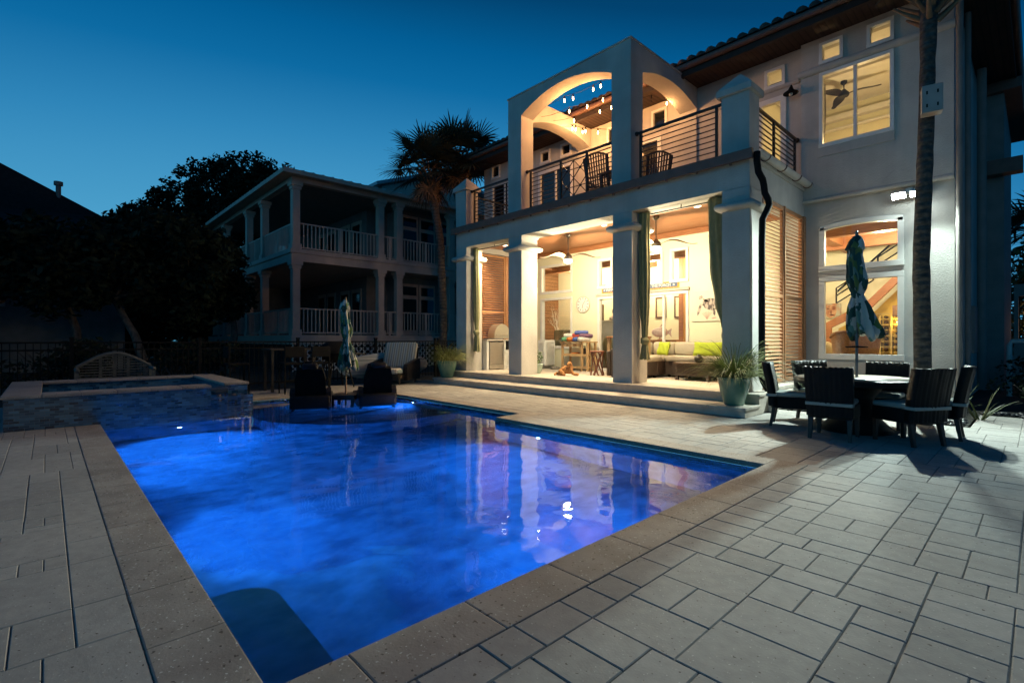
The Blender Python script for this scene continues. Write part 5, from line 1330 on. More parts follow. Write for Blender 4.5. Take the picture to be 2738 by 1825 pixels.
def umbrella(label, x, y, z0, zt, zb, sc, pole_m, lean, tilt_side, crank=True):
    u = thing('patio_umbrella', label, 'umbrella', (x,y,z0), 0, 'closed leaf print umbrellas')
    b = MB(); b.tube([(0,0,0),(0,0,zt-z0-.03)], .019 if sc > .9 else .022, 12); b.build('pole', pole_m, u)
    H_ = zt-zb; q = lambda s: zt-z0-H_*s
    rib = random.Random(int(x*100))
    ph = [rib.uniform(0,6) for _ in range(6)]
    def fn(i, z, a, r):
        s = (zt-z0-z)/H_
        amp = .05+.30*max(0, s-.08)
        rr = r*(1+amp*1.15*math.sin(8*a+ph[0]+s*.8)+amp*.45*math.sin(5*a+ph[1]-s*2)+amp*.22*math.sin(13*a+ph[2]))
        dz = 0
        if s > .93: dz = .05*math.sin(3*a+ph[3])+.03*math.sin(8*a)
        fl = max(0, s-.62)/.38
        return (rr, lean[0]*fl+.02*math.sin(s*9+ph[4]), lean[1]*fl+.02*math.sin(s*7+ph[5]), dz)
    prof = [(.012*sc,0),(.05*sc,.02),(.085*sc,.06),(.105*sc,.11),(.118*sc,.145),(.092*sc,.152),(.088*sc,.20),(.098*sc,.28),(.10*sc,.36),(.112*sc,.42),(.108*sc,.48),(.085*sc,.54),(.062*sc,.58),(.060*sc,.595),(.080*sc,.64),(.11*sc,.70),(.128*sc,.77),(.145*sc,.84),(.158*sc,.90),(.165*sc,.95),(.155*sc,1.0),(.12*sc,.985),(.03,.93)]
    b = MB(); b.lathe([(r, q(s)) for r, s in prof], (0,0,0), 96, fn, True); b.build('canopy', M['leafprint'], u)
    b = MB(); b.tube([(.066*sc*math.cos(k*PI/8)*1.02,.066*sc*math.sin(k*PI/8)*1.02,q(.587)) for k in range(16)], .012, 6, closed=True); b.build('strap', M['leafprint'], u)
    b = MB(); b.lathe([(.018,q(0)-.02),(.022,q(0)+.02),(.012,q(0)+.05),(.001,q(0)+.055)], (0,0,0), 12); b.build('finial', pole_m, u)
    if crank:
        b = MB(); zc = 1.19-z0
        b.lathe([(.03,zc-.01),(.135,zc-.012),(.135,zc+.006),(.03,zc+.012)], (0,0,0), 24); b.build('tray', M['black'], u)
    else:
        b = MB(); zc = q(1.04)
        for k in range(6): b.tube([(.02,0,zc-.02*k),(.16-.01*k,.03*math.sin(k*2),zc-.02*k-.03+.03*(k % 2))], .006, 5)
        b.build('crank_handle', M['black'], u)
    return u
bronze_pole = mat('grey_pole', (.20,.19,.18), (.16,.15,.14), 6, .4, metal=.4)
umbrella('tall closed leaf print umbrella through the dining table', TC[0], TC[1]+.05, .757, 2.80, 1.33, 1.0, bronze_pole, (.10,.09), 1)
umbrella('closed leaf print umbrella standing in the pool shelf between the loungers', -10.32, 4.74, ZS, 2.16, .66, .98, mat('oak_pole', (.30,.19,.11), (.24,.15,.085), 9, .5, stretch=(8,8,1)), (.07,.05), 1, False)

# ================================================================== POOL SHELF FURNITURE
def chaise():
    t = thing('pool_lounger', 'dark in water lounger', 'lounger', (0,0,0), 0, 'dark loungers on the pool shelf')
    # faces +Y, back rises at -Y ; curved shell side profile
    m = M['wicker_dark']
    prof = [(-.50,1.16),(-.44,1.06),(-.22,.62),(-.10,.44),(.05,.36),(.30,.38),(.62,.52),(.85,.50),(1.10,.36),(1.25,.24)]
    b = MB(); vs = []; fs = []; n = len(prof); th = .07
    P = []
    for (a, c) in zip(prof, prof[1:]):
        for k in range(4): s = k/4; P.append((a[0]+(c[0]-a[0])*s, a[1]+(c[1]-a[1])*s))
    P.append(prof[-1])
    for i, (y, z) in enumerate(P):
        w = .285 if z > .65 and y < 0 else .30
        w -= .03*max(0,(z-.98)/.1) if y < -.3 else 0
        for (x, d) in ((-w,0),(-w*.5,-.012),(w*.5,-.012),(w,0),(w,th),(-w,th)):
            vs.append((x, y-(d if y < .1 else 0)*.8, z-(d*.6 if y < .1 else d)))
    for i in range(len(P)-1):
        for k in range(6): fs.append((i*6+k, i*6+(k+1) % 6, (i+1)*6+(k+1) % 6, (i+1)*6+k))
    fs += [(0,1,2,3,4,5), tuple(range((len(P)-1)*6, len(P)*6))]
    b.add(vs, fs, False); b.build('sling', mat('dark_sling', (.012,.010,.009), (.008,.007,.006), 40, .9, spec=.15) if 'sling_m' not in M else M['sling_m'], t)
    b = MB()
    for s in (-1,1):
        y0 = [(-.36,.34),(-.40,.50),(-.36,.66),(-.24,.74),(-.05,.62),(.20,.50),(.60,.58),(.85,.54),(1.24,.28),(1.20,.20),(.80,.34),(.30,.24),(-.20,.26)]
        b.prism([(p,q) for p, q in y0], 'x', s*.292, s*.385)
    bm = bmesh.new(); bmesh.ops.create_cube(bm, size=1)
    for v in bm.verts: v.co = (v.co.x*.76, -.36+v.co.y*.13, .46+v.co.z*.27)
    bmesh.ops.bevel(bm, geom=bm.edges[:], offset=.06, segments=4, affect='EDGES', profile=.5); b.bm(bm, True)
    b.build('side_frame', m, t)
    b = MB(); cushion_box(b, -.15,.15,-.57,-.40,1.12,1.24,.05); b.build('headrest', m, t)
    for sx in (-1,1):
        for yy in (-.26,1.12):
            b = MB(); b.tube([(sx*.33,yy,.12),(sx*.35,yy-.02*(1 if yy < 0 else -1),0)], [.035,.026], 8); b.tube([(sx*.33,yy,.12),(sx*.32,yy,.40)], .03, 8); b.build('foot', m, t)
    return t
l0 = chaise(); l0.location = (-10.30,4.00,ZS); l0.rotation_euler.z = R(65); l0['label'] = 'dark lounger in the pool shelf nearest the spa spillway'
l1 = copy_tree(l0); l1.location = (-9.78,5.16,ZS); l1.rotation_euler.z = R(70); l1['label'] = 'dark lounger in the pool shelf right of the small table, lit blue from behind'
stb = thing('shelf_table', 'small dark slatted table in the pool shelf at the umbrella pole', 'side table', (-10.28,4.72,ZS), R(48))
b = MB()
for k in range(6):
    if k in (2,3): b.box(-.25,-.03,-.25+k*.085,-.18+k*.085,.50,.53,.004); b.box(.03,.25,-.25+k*.085,-.18+k*.085,.50,.53,.004)
    else: b.box(-.25,.25,-.25+k*.085,-.18+k*.085,.50,.53,.004)
b.build('top', M['leg_wood'], stb)
b = MB(); b.box(-.24,.24,-.245,-.225,.43,.499); b.box(-.24,.24,.225,.245,.43,.499); b.box(-.245,-.225,-.224,.224,.43,.499); b.box(.225,.245,-.224,.224,.43,.499); b.build('apron', M['leg_wood'], stb)
for sx in (-1,1):
    for sy in (-1,1):
        b = MB(); b.box(sx*.21-.028,sx*.21+.028,sy*.21-.028,sy*.21+.028,0,.429); b.build('leg', M['leg_wood'], stb)

# double chaise with striped cushions, paddle board, fence-side clutter
strp = stripes('stripe_fabric', 'X', 1.1, [(0,(.50,.44,.36)),(.16,(.16,.20,.22)),(.24,(.52,.46,.38)),(.40,(.30,.20,.13)),(.48,(.54,.48,.40)),(.64,(.20,.24,.25)),(.72,(.50,.44,.36)),(.88,(.36,.27,.18))])
dc2 = thing('double_chaise', 'dark wicker double chaise with striped cushions by the paddle board', 'chaise', (-13.05,7.45,0), R(35.5))
# local: faces -Y (towards the camera), width along X
b = MB(); b.box(-.52,.52,-.55,.55,.18,.30,.02)
b.prism([(-.78,.30),(-.72,.34),(-.3,.31),(.2,.30),(.2,.20),(-.3,.18),(-.70,.14)], 'x', -.50, .50); b.build('base', M['wicker_dark'], dc2)
for s in (-1,1):
    b = MB(); b.prism([(-.38,.12),(-.42,.50),(-.36,.58),(.10,.66),(.52,.72),(.58,.60),(.55,.12)], 'x', s*.50-(0 if s > 0 else .12), s*.50+(.12 if s > 0 else 0)); b.build('arm', M['wicker_dark'], dc2)
for s in (-1,1):
    b = MB(); cushion_box(b, s*.245-.24, s*.245+.24, -.76, .36, .31, .46, .05); b.build('seat_cushion', strp, dc2)
b = MB(); vs = []; n = 12
bm = bmesh.new(); bmesh.ops.create_cube(bm, size=1)
for v in bm.verts: v.co = (v.co.x*1.02, v.co.y*.20, v.co.z*.84)
bmesh.ops.bevel(bm, geom=bm.edges[:], offset=.085, segments=4, affect='EDGES', profile=.5)
old = b.M; b.M = Matrix.Translation((0,.50,.80)) @ Matrix.Rotation(R(-20),4,'X'); b.bm(bm, True); b.M = old
b.build('back_cushion', strp, dc2)
b = MB(); b.obox((0,.63,.66), 1.02,.06,.80, (R(-20),0,0), .02); b.build('backrest', M['wicker_dark'], dc2)
for sx in (-1,1):
    for yy in (-.62,.50):
        b = MB(); b.tube([(sx*.47,yy,.20),(sx*.48,yy,.0)], [.035,.02], 8); b.build('leg', M['leg_wood'], dc2)
pb = thing('paddle_board', 'white paddle board with grey stripes lying on its edge along the fence', 'paddle board', (-13.95,7.7,0), 0)
def board_outline(k):
    t = k; y = -1.55+3.1*t; w = .40*math.sin(PI*min(1,max(0,t)))**.42; return y, w
b = MB(); n = 40; vs = []; fs = []
for i in range(n+1):
    y, w = board_outline(i/n); zc = .47+.05*((i/n)-.5)
    for (dz, dx) in ((-1,0),(-.92,.055),(0,.07),(.92,.055),(1,0),(.92,-.055),(0,-.06),(-.92,-.055)):
        vs.append((dx*min(1,w*5+.05)-dz*w*.12, y, zc+dz*w))
for i in range(n):
    for k in range(8): fs.append((i*8+k, i*8+(k+1) % 8, (i+1)*8+(k+1) % 8, (i+1)*8+k))
b.add(vs, fs, True); b.build('hull', stripes('board_paint', 'Z', .72, [(0,(.56,.52,.46)),(.28,(.60,.57,.52)),(.46,(.27,.29,.26)),(.54,(.62,.58,.52)),(.70,(.40,.40,.36)),(.76,(.60,.56,.50))]), pb)

bt3 = thing('bar_height_table', 'tall dark bar table at the end of the deck left of the loungers', 'table', (-13.1,4.55,0))
b = MB(); b.box(-13.45,-12.75,3.95,5.10,1.02,1.06,.01); b.build('top', M['leg_wood'], bt3, True)
for xx in (-13.38,-12.82):
    for yy in (4.02,5.03):
        b = MB(); b.box(xx-.03,xx+.03,yy-.03,yy+.03,0,1.019); b.build('leg', M['leg_wood'], bt3, True)
def bar_chair():
    t = thing('bar_stool', 'dark bar stool', 'bar stool', (0,0,0), 0, 'dark bar stools at the end of the deck')
    b = MB(); b.box(-.23,.23,-.22,.22,.68,.74,.02); b.build('seat', M['black'], t)
    b = MB(); b.box(-.23,.23,-.25,-.20,.86,1.12,.015); b.bar((-.22,-.225,.70),(-.22,-.225,1.12),.03); b.bar((.22,-.225,.70),(.22,-.225,1.12),.03); b.build('backrest', M['black'], t)
    b = MB(); b.bar((-.21,.2,.25),(.21,.2,.25),.025); b.bar((-.21,-.2,.32),(.21,-.2,.32),.025); b.build('footrest', M['black'], t)
    for sx in (-1,1):
        for sy in (-1,1):
            b = MB(); b.bar((sx*.21,sy*.2,0),(sx*.21,sy*.2,.70),.03,.03,(0,1,0)); b.build('leg', M['black'], t)
    return t
s0 = bar_chair(); s0.location = (-13.05,3.3,0); s0.rotation_euler.z = 0; s0['label'] = 'dark bar stool left of the tall bar table, behind the spa corner'
for x, y, a, lab in ((-12.35,4.3,90,'dark bar stool in front of the tall bar table, behind the left lounger'),(-12.4,4.95,90,'dark bar stool at the right front of the bar table by the kettle grill')):
    o = copy_tree(s0); o.location = (x,y,0); o.rotation_euler.z = R(a); o['label'] = lab
kg = thing('kettle_grill', 'covered dark kettle grill on a cart behind the leaning umbrella', 'grill', (-13.1,5.75,0))
b = MB(); b.lathe([(.001,1.24),(.20,1.22),(.33,1.12),(.39,.98),(.40,.93)], (0,0,0), 28, lambda i,z,a,r: (r*(1.25 if abs(math.cos(a)) < .7 else 1.1),0,0)); b.build('lid', M['black'], kg)
b = MB(); b.lathe([(.41,.925),(.38,.82),(.25,.70),(.10,.66)], (0,0,0), 28); b.build('bowl', M['black'], kg)
b = MB(); b.box(-.25,.25,.42,.72,.88,.91,.005); b.build('side_shelf', M['leg_wood'], kg)
for sx in (-1,1):
    for sy in (-1,1):
        b = MB(); b.bar((sx*.2,sy*.2,.75),(sx*.34,sy*.34,0),.03,.03); b.build('leg', M['black'], kg)
bn = thing('garden_bench', 'pale wooden bench with arched slatted back behind the spa', 'bench', (-13.75,1.1,0))
gw = mat('weathered_teak', (.13,.135,.125), (.09,.095,.088), 6, .8)
def bz(y):
    t = (y-1.1)/.64; return .70+.29*max(0,math.cos(t*PI*.5))**1.1 if abs(t) < 1 else .70
b = MB(); b.tube([(-13.98, 1.1+.64*q/16, bz(1.1+.64*q/16)) for q in range(-16,17)], .036, 8)
for yy in (.46,.86,1.10,1.34,1.74): b.bar((-13.98,yy,.40),(-13.98,yy,bz(yy)),.05,.03,(1,0,0))
for q in range(9):
    z = .46+q*.058
    ys = [yy for yy in [.46+1.28*w/60 for w in range(61)] if bz(yy) > z+.01]
    if ys: b.bar((-13.98,ys[0],z),(-13.98,ys[-1],z),.02,.03,(1,0,0))
b.build('backrest', gw, bn, True)
b = MB()
for q in range(6): b.box(-13.95+q*.085,-13.88+q*.085,.46,1.74,.41,.435)
b.build('seat', gw, bn, True)
for yy in (.46,1.74):
    b = MB(); b.tube([(-14.0,yy,.66),(-13.7,yy,.65),(-13.48,yy,.66),(-13.43,yy,.62)], .04, 8); b.build('arm', gw, bn, True)
    for xx in (-13.96,-13.48):
        b = MB(); b.box(xx-.03,xx+.03,yy-.03,yy+.03,0,.63 if xx > -13.6 else .70); b.build('leg', gw, bn, True)

# ================================================================== POTS AND PLANTS
def blades(b, c, n, L, r0, droop, w=.009, zmul=1.0, seg=6, up=(.5,1.25)):
    for _ in range(n):
        a = rnd.uniform(0,2*PI); r = r0*math.sqrt(rnd.random()); l = L*rnd.uniform(.55,1.1); el = rnd.uniform(*up)
        p = Vector((c[0]+r*math.cos(a), c[1]+r*math.sin(a), c[2])); d = Vector((math.cos(a)*math.cos(el), math.sin(a)*math.cos(el), math.sin(el)*zmul)); pts = [p.copy()]
        for s in range(seg):
            d = (d + Vector((0,0,-droop*(.4+s*.32)))).normalized(); p = p + d*l/seg; pts.append(p.copy())
        side = Vector((-math.sin(a), math.cos(a), 0)); vs = []
        for s, q in enumerate(pts):
            ww = w*(1-(s/seg)**1.6)+.0012; vs += [q-side*ww, q+side*ww+Vector((0,0,ww*.6))]
        b.add([tuple(v) for v in vs], [(2*s,2*s+1,2*s+3,2*s+2) for s in range(seg)], True)
def potted(label, x, y, z, r, h, L, n, droop, group='potted fountain grass'):
    t = thing('potted_grass', label, 'potted plant', (x,y,z), rnd.uniform(0,6), group)
    b = MB(); b.lathe([(r*.55,0),(r*.62,.02),(r*.86,h*.5),(r*.98,h*.82),(r*1.02,h*.93),(r*1.07,h*.95),(r*1.07,h),(r*.93,h),(r*.9,h*.85),(.01,h*.85)], (0,0,0), 36); b.build('pot', M['pot'], t)
    b = MB(); blades(b, (0,0,h*.86), n, L, r*.5, droop, .006); b.build('blades', M['grassblade'], t); return t
potted('fountain grass in a teal pot on the step at the right corner column', -3.62, 8.66, .165, .262, .48, .98, 620, .21)
potted('fountain grass in a teal pot at the left end of the steps', -12.03, 8.66, .165, .29, .50, .90, 560, .22)
t = thing('potted_shrub', 'small flowering shrub in a pale green pot behind the second column', 'potted plant', (-9.62,9.98,FL))
b = MB(); b.lathe([(.10,0),(.15,.12),(.17,.24),(.18,.27),(.15,.27),(.01,.24)], (0,0,0), 28); b.build('pot', mat('celadon', (.36,.46,.38), (.30,.40,.33), 6, .25), t)
b = MB()
def leafball(b, c, rx, rz, n, s, asp=.5):
    for _ in range(n):
        while True:
            p = Vector((rnd.uniform(-1,1),rnd.uniform(-1,1),rnd.uniform(-1,1)))
            if p.length < 1: break
        q = Vector((c[0]+p.x*rx, c[1]+p.y*rx, c[2]+p.z*rz)); d = Vector((rnd.gauss(0,1),rnd.gauss(0,1),rnd.gauss(0,.7))).normalized(); e = d.cross(Vector((rnd.gauss(0,1),rnd.gauss(0,1),rnd.gauss(0,1)))).normalized()
        l = s*rnd.uniform(.6,1.3); b.add([tuple(q-d*l), tuple(q+e*l*asp), tuple(q+d*l), tuple(q-e*l*asp)], [(0,1,2,3)])
leafball(b, (0,0,.44), .17, .22, 260, .03); b.build('leaves', mat('bright_leaf', (.16,.26,.07), (.08,.14,.04), 9, .5, isl=.3), t)
b = MB()
for k in range(26): b.ball((rnd.gauss(0,.09),rnd.gauss(0,.09),.5+rnd.uniform(-.1,.17)), .014, 4)
b.build('flowers', plain('cream_petal', (.72,.70,.55)), t)

# planting bed under the window
b = MB(); 
bed = [(-3.29,9.86),(-.74,9.86),(-.74,11.62),(6,11.9),(6,30),(-.3,30),(-.3,22.4),(-1.07,17.3),(-1.07,12.2),(-3.29,12.2)]
b.add([(x,y,-.012) for x, y in bed], [tuple(range(len(bed)))]); o = b.build('planting_bed', M['earth']); o['kind'] = 'structure'
b = MB()
def peb(n, x0, x1, y0, y1):
    for _ in range(n):
        r = rnd.uniform(.022,.05); x = rnd.uniform(x0,x1); y_ = rnd.uniform(y0,y1)
        b.ball((x,y_,rnd.uniform(0,.03)), r, 4, (rnd.uniform(.9,1.5),rnd.uniform(.8,1.2),.6))
peb(900, -3.2,-.8,9.92,10.7); peb(350, -3.2,-.9,10.7,12.1); peb(260, -.7,2.5,11.75,12.1)
o = b.build('river_pebbles', M['pebble']); tag(o, 'dark river pebbles covering the bed under the window', 'pebbles', None, 'stuff')
def straps(label, x, y, n, L):
    t = thing('strap_leaf_plant', label, 'plant', (x,y,0), rnd.uniform(0,6), 'strap leaf plants in the bed')
    b = MB(); blades(b, (0,0,0), n, L, .06, .10, .016, seg=5, up=(.6,1.4)); b.build('leaves', M['liriope'], t)
straps('strap leaved plant behind the side-on dining chair by the louvers', -3.0, 10.5, 26, .62); straps('strap leaved plant close to the palm trunk, left of it', -1.62, 10.3, 30, .62)
straps('strap leaved plant right of the palm trunk with a long drooping leaf', -.66, 10.9, 12, .70); straps('strap leaved plant at the wall below the window middle', -2.2, 11.5, 24, .62)
straps('strap leaved plant under the louvered shutter near the sill', -2.95, 11.3, 24, .6); straps('strap leaved plant at the house corner downspout', -1.0, 11.7, 12, .6)
def bush(label, x, y, rx, h, n, s, m='leaf', group='dark shrubs right of the house'):
    t = thing('shrub', label, 'shrub', (x,y,0), 0, group)
    b = MB()
    for k in range(6):
        a = rnd.uniform(0,6); b.tube([(0,0,0),(.3*rx*math.cos(a),.3*rx*math.sin(a),h*.4),(.6*rx*math.cos(a),.6*rx*math.sin(a),h*.8)], [.02,.014,.006], 5)
    b.build('stems', M['bark'], t)
    b = MB()
    for k in range(9):
        a = rnd.uniform(0,2*PI); r = rx*math.sqrt(rnd.random())*.75
        leafball(b, (r*math.cos(a), r*math.sin(a), h*rnd.uniform(.35,.85)), rx*.45, h*.3, n//9, s)
    b.build('foliage', M[m], t)
bush('low dark shrub right of the dining chairs at the deck edge', .1, 12.7, .8, .62, 900, .045); bush('second dark shrub, nearest the right edge of the frame', 1.2, 13.0, .9, .75, 900, .05)
bush('tall dark shrub beside the pipes at the side of the house', .0, 15.4, .7, 1.0, 700, .05)

# ================================================================== FENCE
XF = -14.4
fe = thing('metal_fence', 'dark metal picket fence along the back edge of the deck', 'fence', (XF,4,0))
b = MB()
for z in (1.22,1.06,.12): b.box(XF-.018,XF+.018,-14,14.2,z-.018,z+.018)
b.build('rail', M['black'], fe, True)
b = MB(); y = -14
while y < 14.2: b.box(XF-.008,XF+.008,y-.008,y+.008,.05,1.22); y += .115
o = b.build('pickets', M['black'], fe, True)
for y in [-14+2.4*k for k in range(12)] + [9.86]:
    b = MB(); b.box(XF-.035,XF+.035,y-.035,y+.035,0,1.30); b.box(XF-.045,XF+.045,y-.045,y+.045,1.301,1.34); b.build('post', M['black'], fe, True)

# ================================================================== NEIGHBOUR HOUSE
XN = -21.5; YN = 7.55
nb = thing('neighbour_house', 'raised two storey neighbour house with double verandas and pale metal roof', 'house', (-26,14,0))
def npart(b, name, m, parent=None): return b.build(name, m, parent or nb, True)
nw = M['siding']
EAV = 8.25; F1 = 1.47; F2 = 5.10; BM = .45
YE = 30; XE = -36
# floors / beams
b = MB()
b.box(XE,XN+.08,YN-.08,YE,F1-.40,F1); b.box(XE,XN+.08,YN-.08,YE,F2-.52,F2-.18); b.box(XE,XN+.14,YN-.14,YE,F2-.179,F2)
b.box(XN-.22,XN+.06,YN-.06,YE,EAV-.32,EAV); b.box(XE,XN-.221,YN-.06,YN+.22,EAV-.32,EAV); npart(b, 'veranda_floor', nw)
b = MB(); b.box(XE,XN-.4,YN+.3,YE,EAV-.20,EAV-.1); npart(b, 'veranda_ceiling', M['siding_dk'])
cols_ = [(XN-.16,YN+.16)] + [(XN-.16,y) for y in (11.66,12.64,15.8,19.5)] + [(x,YN+.16) for x in (-25.7,-28.2,-32.6)]
for (x, y) in cols_:
    for z0, z1 in ((F1,F2-.52),(F2,EAV-.32)):
        b = MB(); b.box(x-.15,x+.15,y-.15,y+.15,z0+.24,z1-.30); b.box(x-.20,x+.20,y-.20,y+.20,z0,z0+.239,.01)
        b.box(x-.19,x+.19,y-.19,y+.19,z1-.299,z1-.16); b.box(x-.24,x+.24,y-.24,y+.24,z1-.159,z1-.001); npart(b, 'column', nw)
def nrail(a, c, z):
    b = MB(); a = Vector((*a,0)); c = Vector((*c,0)); L = (c-a).length; d = (c-a)/L
    for h, s in ((1.13,.06),(.10,.05)): b.bar(a+Vector((0,0,z+h)), c+Vector((0,0,z+h)), s, s)
    n = int(L/.17)
    for k in range(1, n): p = a+d*L*k/n; b.bar(p+Vector((0,0,z+.1)), p+Vector((0,0,z+1.13)), .042, .042, (d.y,d.x,0))
    p = a+d*L/2; b.bar(p+Vector((0,0,z)), p+Vector((0,0,z+1.13)), .10, .08, (d.y,d.x,0))
    npart(b, 'railing', nw)
ys = [YN+.16,11.66,12.64,15.8,19.5,24]; xs = [XN-.16,-25.7,-28.2,-32.6,XE]
for z in (F1, F2):
    for p, q in zip(ys, ys[1:]): nrail((XN-.12,p+.16),(XN-.12,q-.16), z)
    for p, q in zip(xs, xs[1:]): nrail((p-.16,YN+.12),(q+.16,YN+.12), z)
# enclosed core
b = MB(); XC = XN-2.6; YC = 12.2
b.box(XE,XC,YC,YE,F1+.001,F2-.521); b.box(XE,XC,YC,YE,F2+.001,EAV-.201); b.box(XC+.001,XN-1.5,13.4,YE,F1+.001,F2-.521) ; b.box(XC+.001,XN-1.5,13.4,YE,F2+.001,EAV-.201)
b.box(-34.0,-33.9,YN+.3,YC-.001,F1+.001,F2-.522)
npart(b, 'wall', M['siding_dk'])
dg = M['darkglass']
for z0 in (F1, F2):
    for (y0, y1) in ((13.7,14.5),(14.8,15.6),(16.2,17.0),(17.3,18.1)):
        b = MB(); b.box(XN-1.499,XN-1.45,y0-.10,y1+.10,z0+.002,z0+2.75); d = npart(b, 'french_door', nw)
        b = MB(); b.box(XN-1.449,XN-1.44,y0,y1,z0+.3,z0+1.95); b.box(XN-1.449,XN-1.44,y0,y1,z0+2.15,z0+2.6); b.build('pane', dg, d, True)
    for x0 in (-25.2,-26.6,-28.4,-29.8):
        b = MB(); b.box(x0-.55,x0+.55,YC-.05,YC-.001,z0+.002,z0+2.5); d = npart(b, 'french_door', nw)
        b = MB(); b.box(x0-.42,x0+.42,YC-.06,YC-.051,z0+.25,z0+2.3); b.build('pane', dg, d, True)
# hipped metal roof
b = MB(); ov = .55; A_ = (XN+ov,YN-ov,EAV+.02); B_ = (XN+ov,YE,EAV+.02); C_ = (XE-2,YN-ov,EAV+.02); pk = .26
hx = 7.0
b.add([A_,B_,(XN+ov-hx,YE,EAV+hx*pk),(XN+ov-hx,YN-ov+hx,EAV+hx*pk)], [(0,1,2,3)])
b.add([A_,C_,(XE-2,YN-ov+hx,EAV+hx*pk),(XN+ov-hx,YN-ov+hx,EAV+hx*pk)], [(0,1,2,3)])
k = YN-ov+.4
while k < YE:
    L = min(hx, k-(YN-ov)); b.bar((XN+ov,k,EAV+.04),(XN+ov-L,k,EAV+.04+L*pk),.03,.04); k += .42
k = XN+ov-.4
while k > XE-2:
    L = min(hx, (XN+ov)-k); b.bar((k,YN-ov,EAV+.04),(k,YN-ov+L,EAV+.04+L*pk),.03,.04); k -= .42
npart(b, 'roof', M['metalroof'])
b = MB(); b.box(XN+ov-.03,XN+ov+.02,YN-ov,YE,EAV-.16,EAV+.019); b.box(XE-2,XN+ov-.031,YN-ov-.02,YN-ov+.03,EAV-.16,EAV+.019); b.box(XE-2,XN+ov-.031,YN-ov+.031,YE,EAV-.12,EAV-.08); npart(b, 'fascia', nw)
# rear gable wing with its own roof
b = MB(); b.prism([(13.2,8.2),(13.2,9.55),(17.6,11.1),(22,9.55),(22,8.2)], 'x', -30, -24.3); npart(b, 'gable', nw)
b = MB(); b.prism([(12.7,9.45),(17.6,11.25),(22.5,9.45),(22.5,9.62),(17.6,11.42),(12.7,9.62)], 'x', -30, -23.9); npart(b, 'gable_roof', M['metalroof'])
# lattice of diamonds below the lower veranda
b = MB(); s = .30
y = YN+.1
while y < 17.5:
    for r_ in range(5):
        z = -.10+r_*s*.9
        c = (XN+.0,y,z)
        b.tube([(XN,y+.115*math.cos(a)*(1 if True else 1),z+.115*math.sin(a)) for a in [2*PI*q/8 for q in range(8)]], .032, 4, closed=True)
    y += s
npart(b, 'lattice', M['white'])
b = MB(); b.box(XN-.35,XN-.3,YN,YE,-.1,F1-.401); b.box(XE,XN-.351,YN+.05,YN+.1,-.1,F1-.401); npart(b, 'skirt', M['shingle'])

# ================================================================== FAR LEFT HOUSE
fh = thing('dark_roofed_house', 'dark hipped roof house with a vent pipe at the far left', 'house', (-36,-4,0))
b = MB(); XL = -32
b.add([(XL,-14,9.4),(XL,-1.9,9.42),(XL,2.0,7.42),(XL,3.2,7.28),(XL+4,3.2,5.6),(XL+4,-14,5.6),(XL-8,-14,9.4),(XL-8,-1.9,9.42),(XL-8,3.2,7.2)], [(0,1,2,3,4,5),(0,6,7,1),(1,7,8,3,2)])
b.build('roof', M['shingle'], fh, True)
b = MB(); b.box(XL-7,XL+3.6,-14,2.6,-.1,5.6); b.build('wall', M['siding_dk'], fh, True)
b = MB(); b.tube([(XL,.42,8.0),(XL,.42,8.62)], .10, 10); b.tube([(XL,.42,8.60),(XL,.42,8.78)], .17, 10); b.build('vent_pipe', M['siding_dk'], fh, True)
b = MB(); b.box(XL+3.601,XL+3.66,-2.2,-1.2,2.6,3.6); b.build('window', M['siding'], fh, True)
gl_ = thing('path_lamp', 'small dim pinkish lamp glowing in the dark at the left edge', 'lamp', (-24.4,-1.28,0))
b = MB(); b.tube([(0,0,-.05),(0,0,2.75)], .03, 8); b.build('post', M['black'], gl_)
b = MB(); b.lathe([(.10,2.78),(.26,2.84),(.30,2.92),(.22,2.98)], (0,0,0), 16); b.build('globe', M['screen_warm'], gl_)

# ================================================================== TREES
b = MB()
for k in range(150):
    yy = -34+64*(k+rnd.random())/150; hh = 3.2+1.6*math.sin(yy*.31)+rnd.uniform(-.6,.6)
    leafball(b, (-44+rnd.uniform(-2.5,2.5), yy, hh*.5), 1.6, hh*.55, 110, .42, .6)
o = b.build('far_woods', M['leaf']); tag(o, 'dark far line of trees closing the view behind the fence and houses', 'woods', None, 'stuff')
def oak(label, base, trunk_pts, crown, n, leaf, group='oaks beyond the fence', lean=None, m='leaf'):
    t = thing('oak_tree', label, 'tree', base, 0, group); b = MB()
    P = [Vector(p) for p in trunk_pts]; b.tube(P, [.17*(1-.5*i/(len(P)-1)) for i in range(len(P))], 9)
    for (cx, cy, cz, rx, rz) in crown:
        s = P[-1]; e = Vector((cx,cy,cz)); mid = s.lerp(e,.5)+Vector((rnd.gauss(0,.3),rnd.gauss(0,.3),-.2))
        b.tube([s, mid, e], [.09,.06,.02], 6)
        for _ in range(4):
            d = Vector((rnd.gauss(0,1),rnd.gauss(0,1),rnd.gauss(0,.7))).normalized(); b.tube([mid.lerp(e,rnd.random()), e+d*rx*.8], [.03,.008], 4)
    b.build('trunk', M['bark'], t)
    b = MB()
    tot = sum(c[3]**2*c[4] for c in crown)
    for (cx, cy, cz, rx, rz) in crown:
        cn = int(n*rx**2*rz/tot/26*1.05)
        for _ in range(cn):
            while True:
                p = Vector((rnd.uniform(-1,1),rnd.uniform(-1,1),rnd.uniform(-1,1)))
                if .25 < p.length < 1: break
            c = (cx+p.x*rx, cy+p.y*rx, cz+p.z*rz); leafball(b, c, .45, .36, 34, leaf, .45)
    b.build('crown', M[m], t); return t
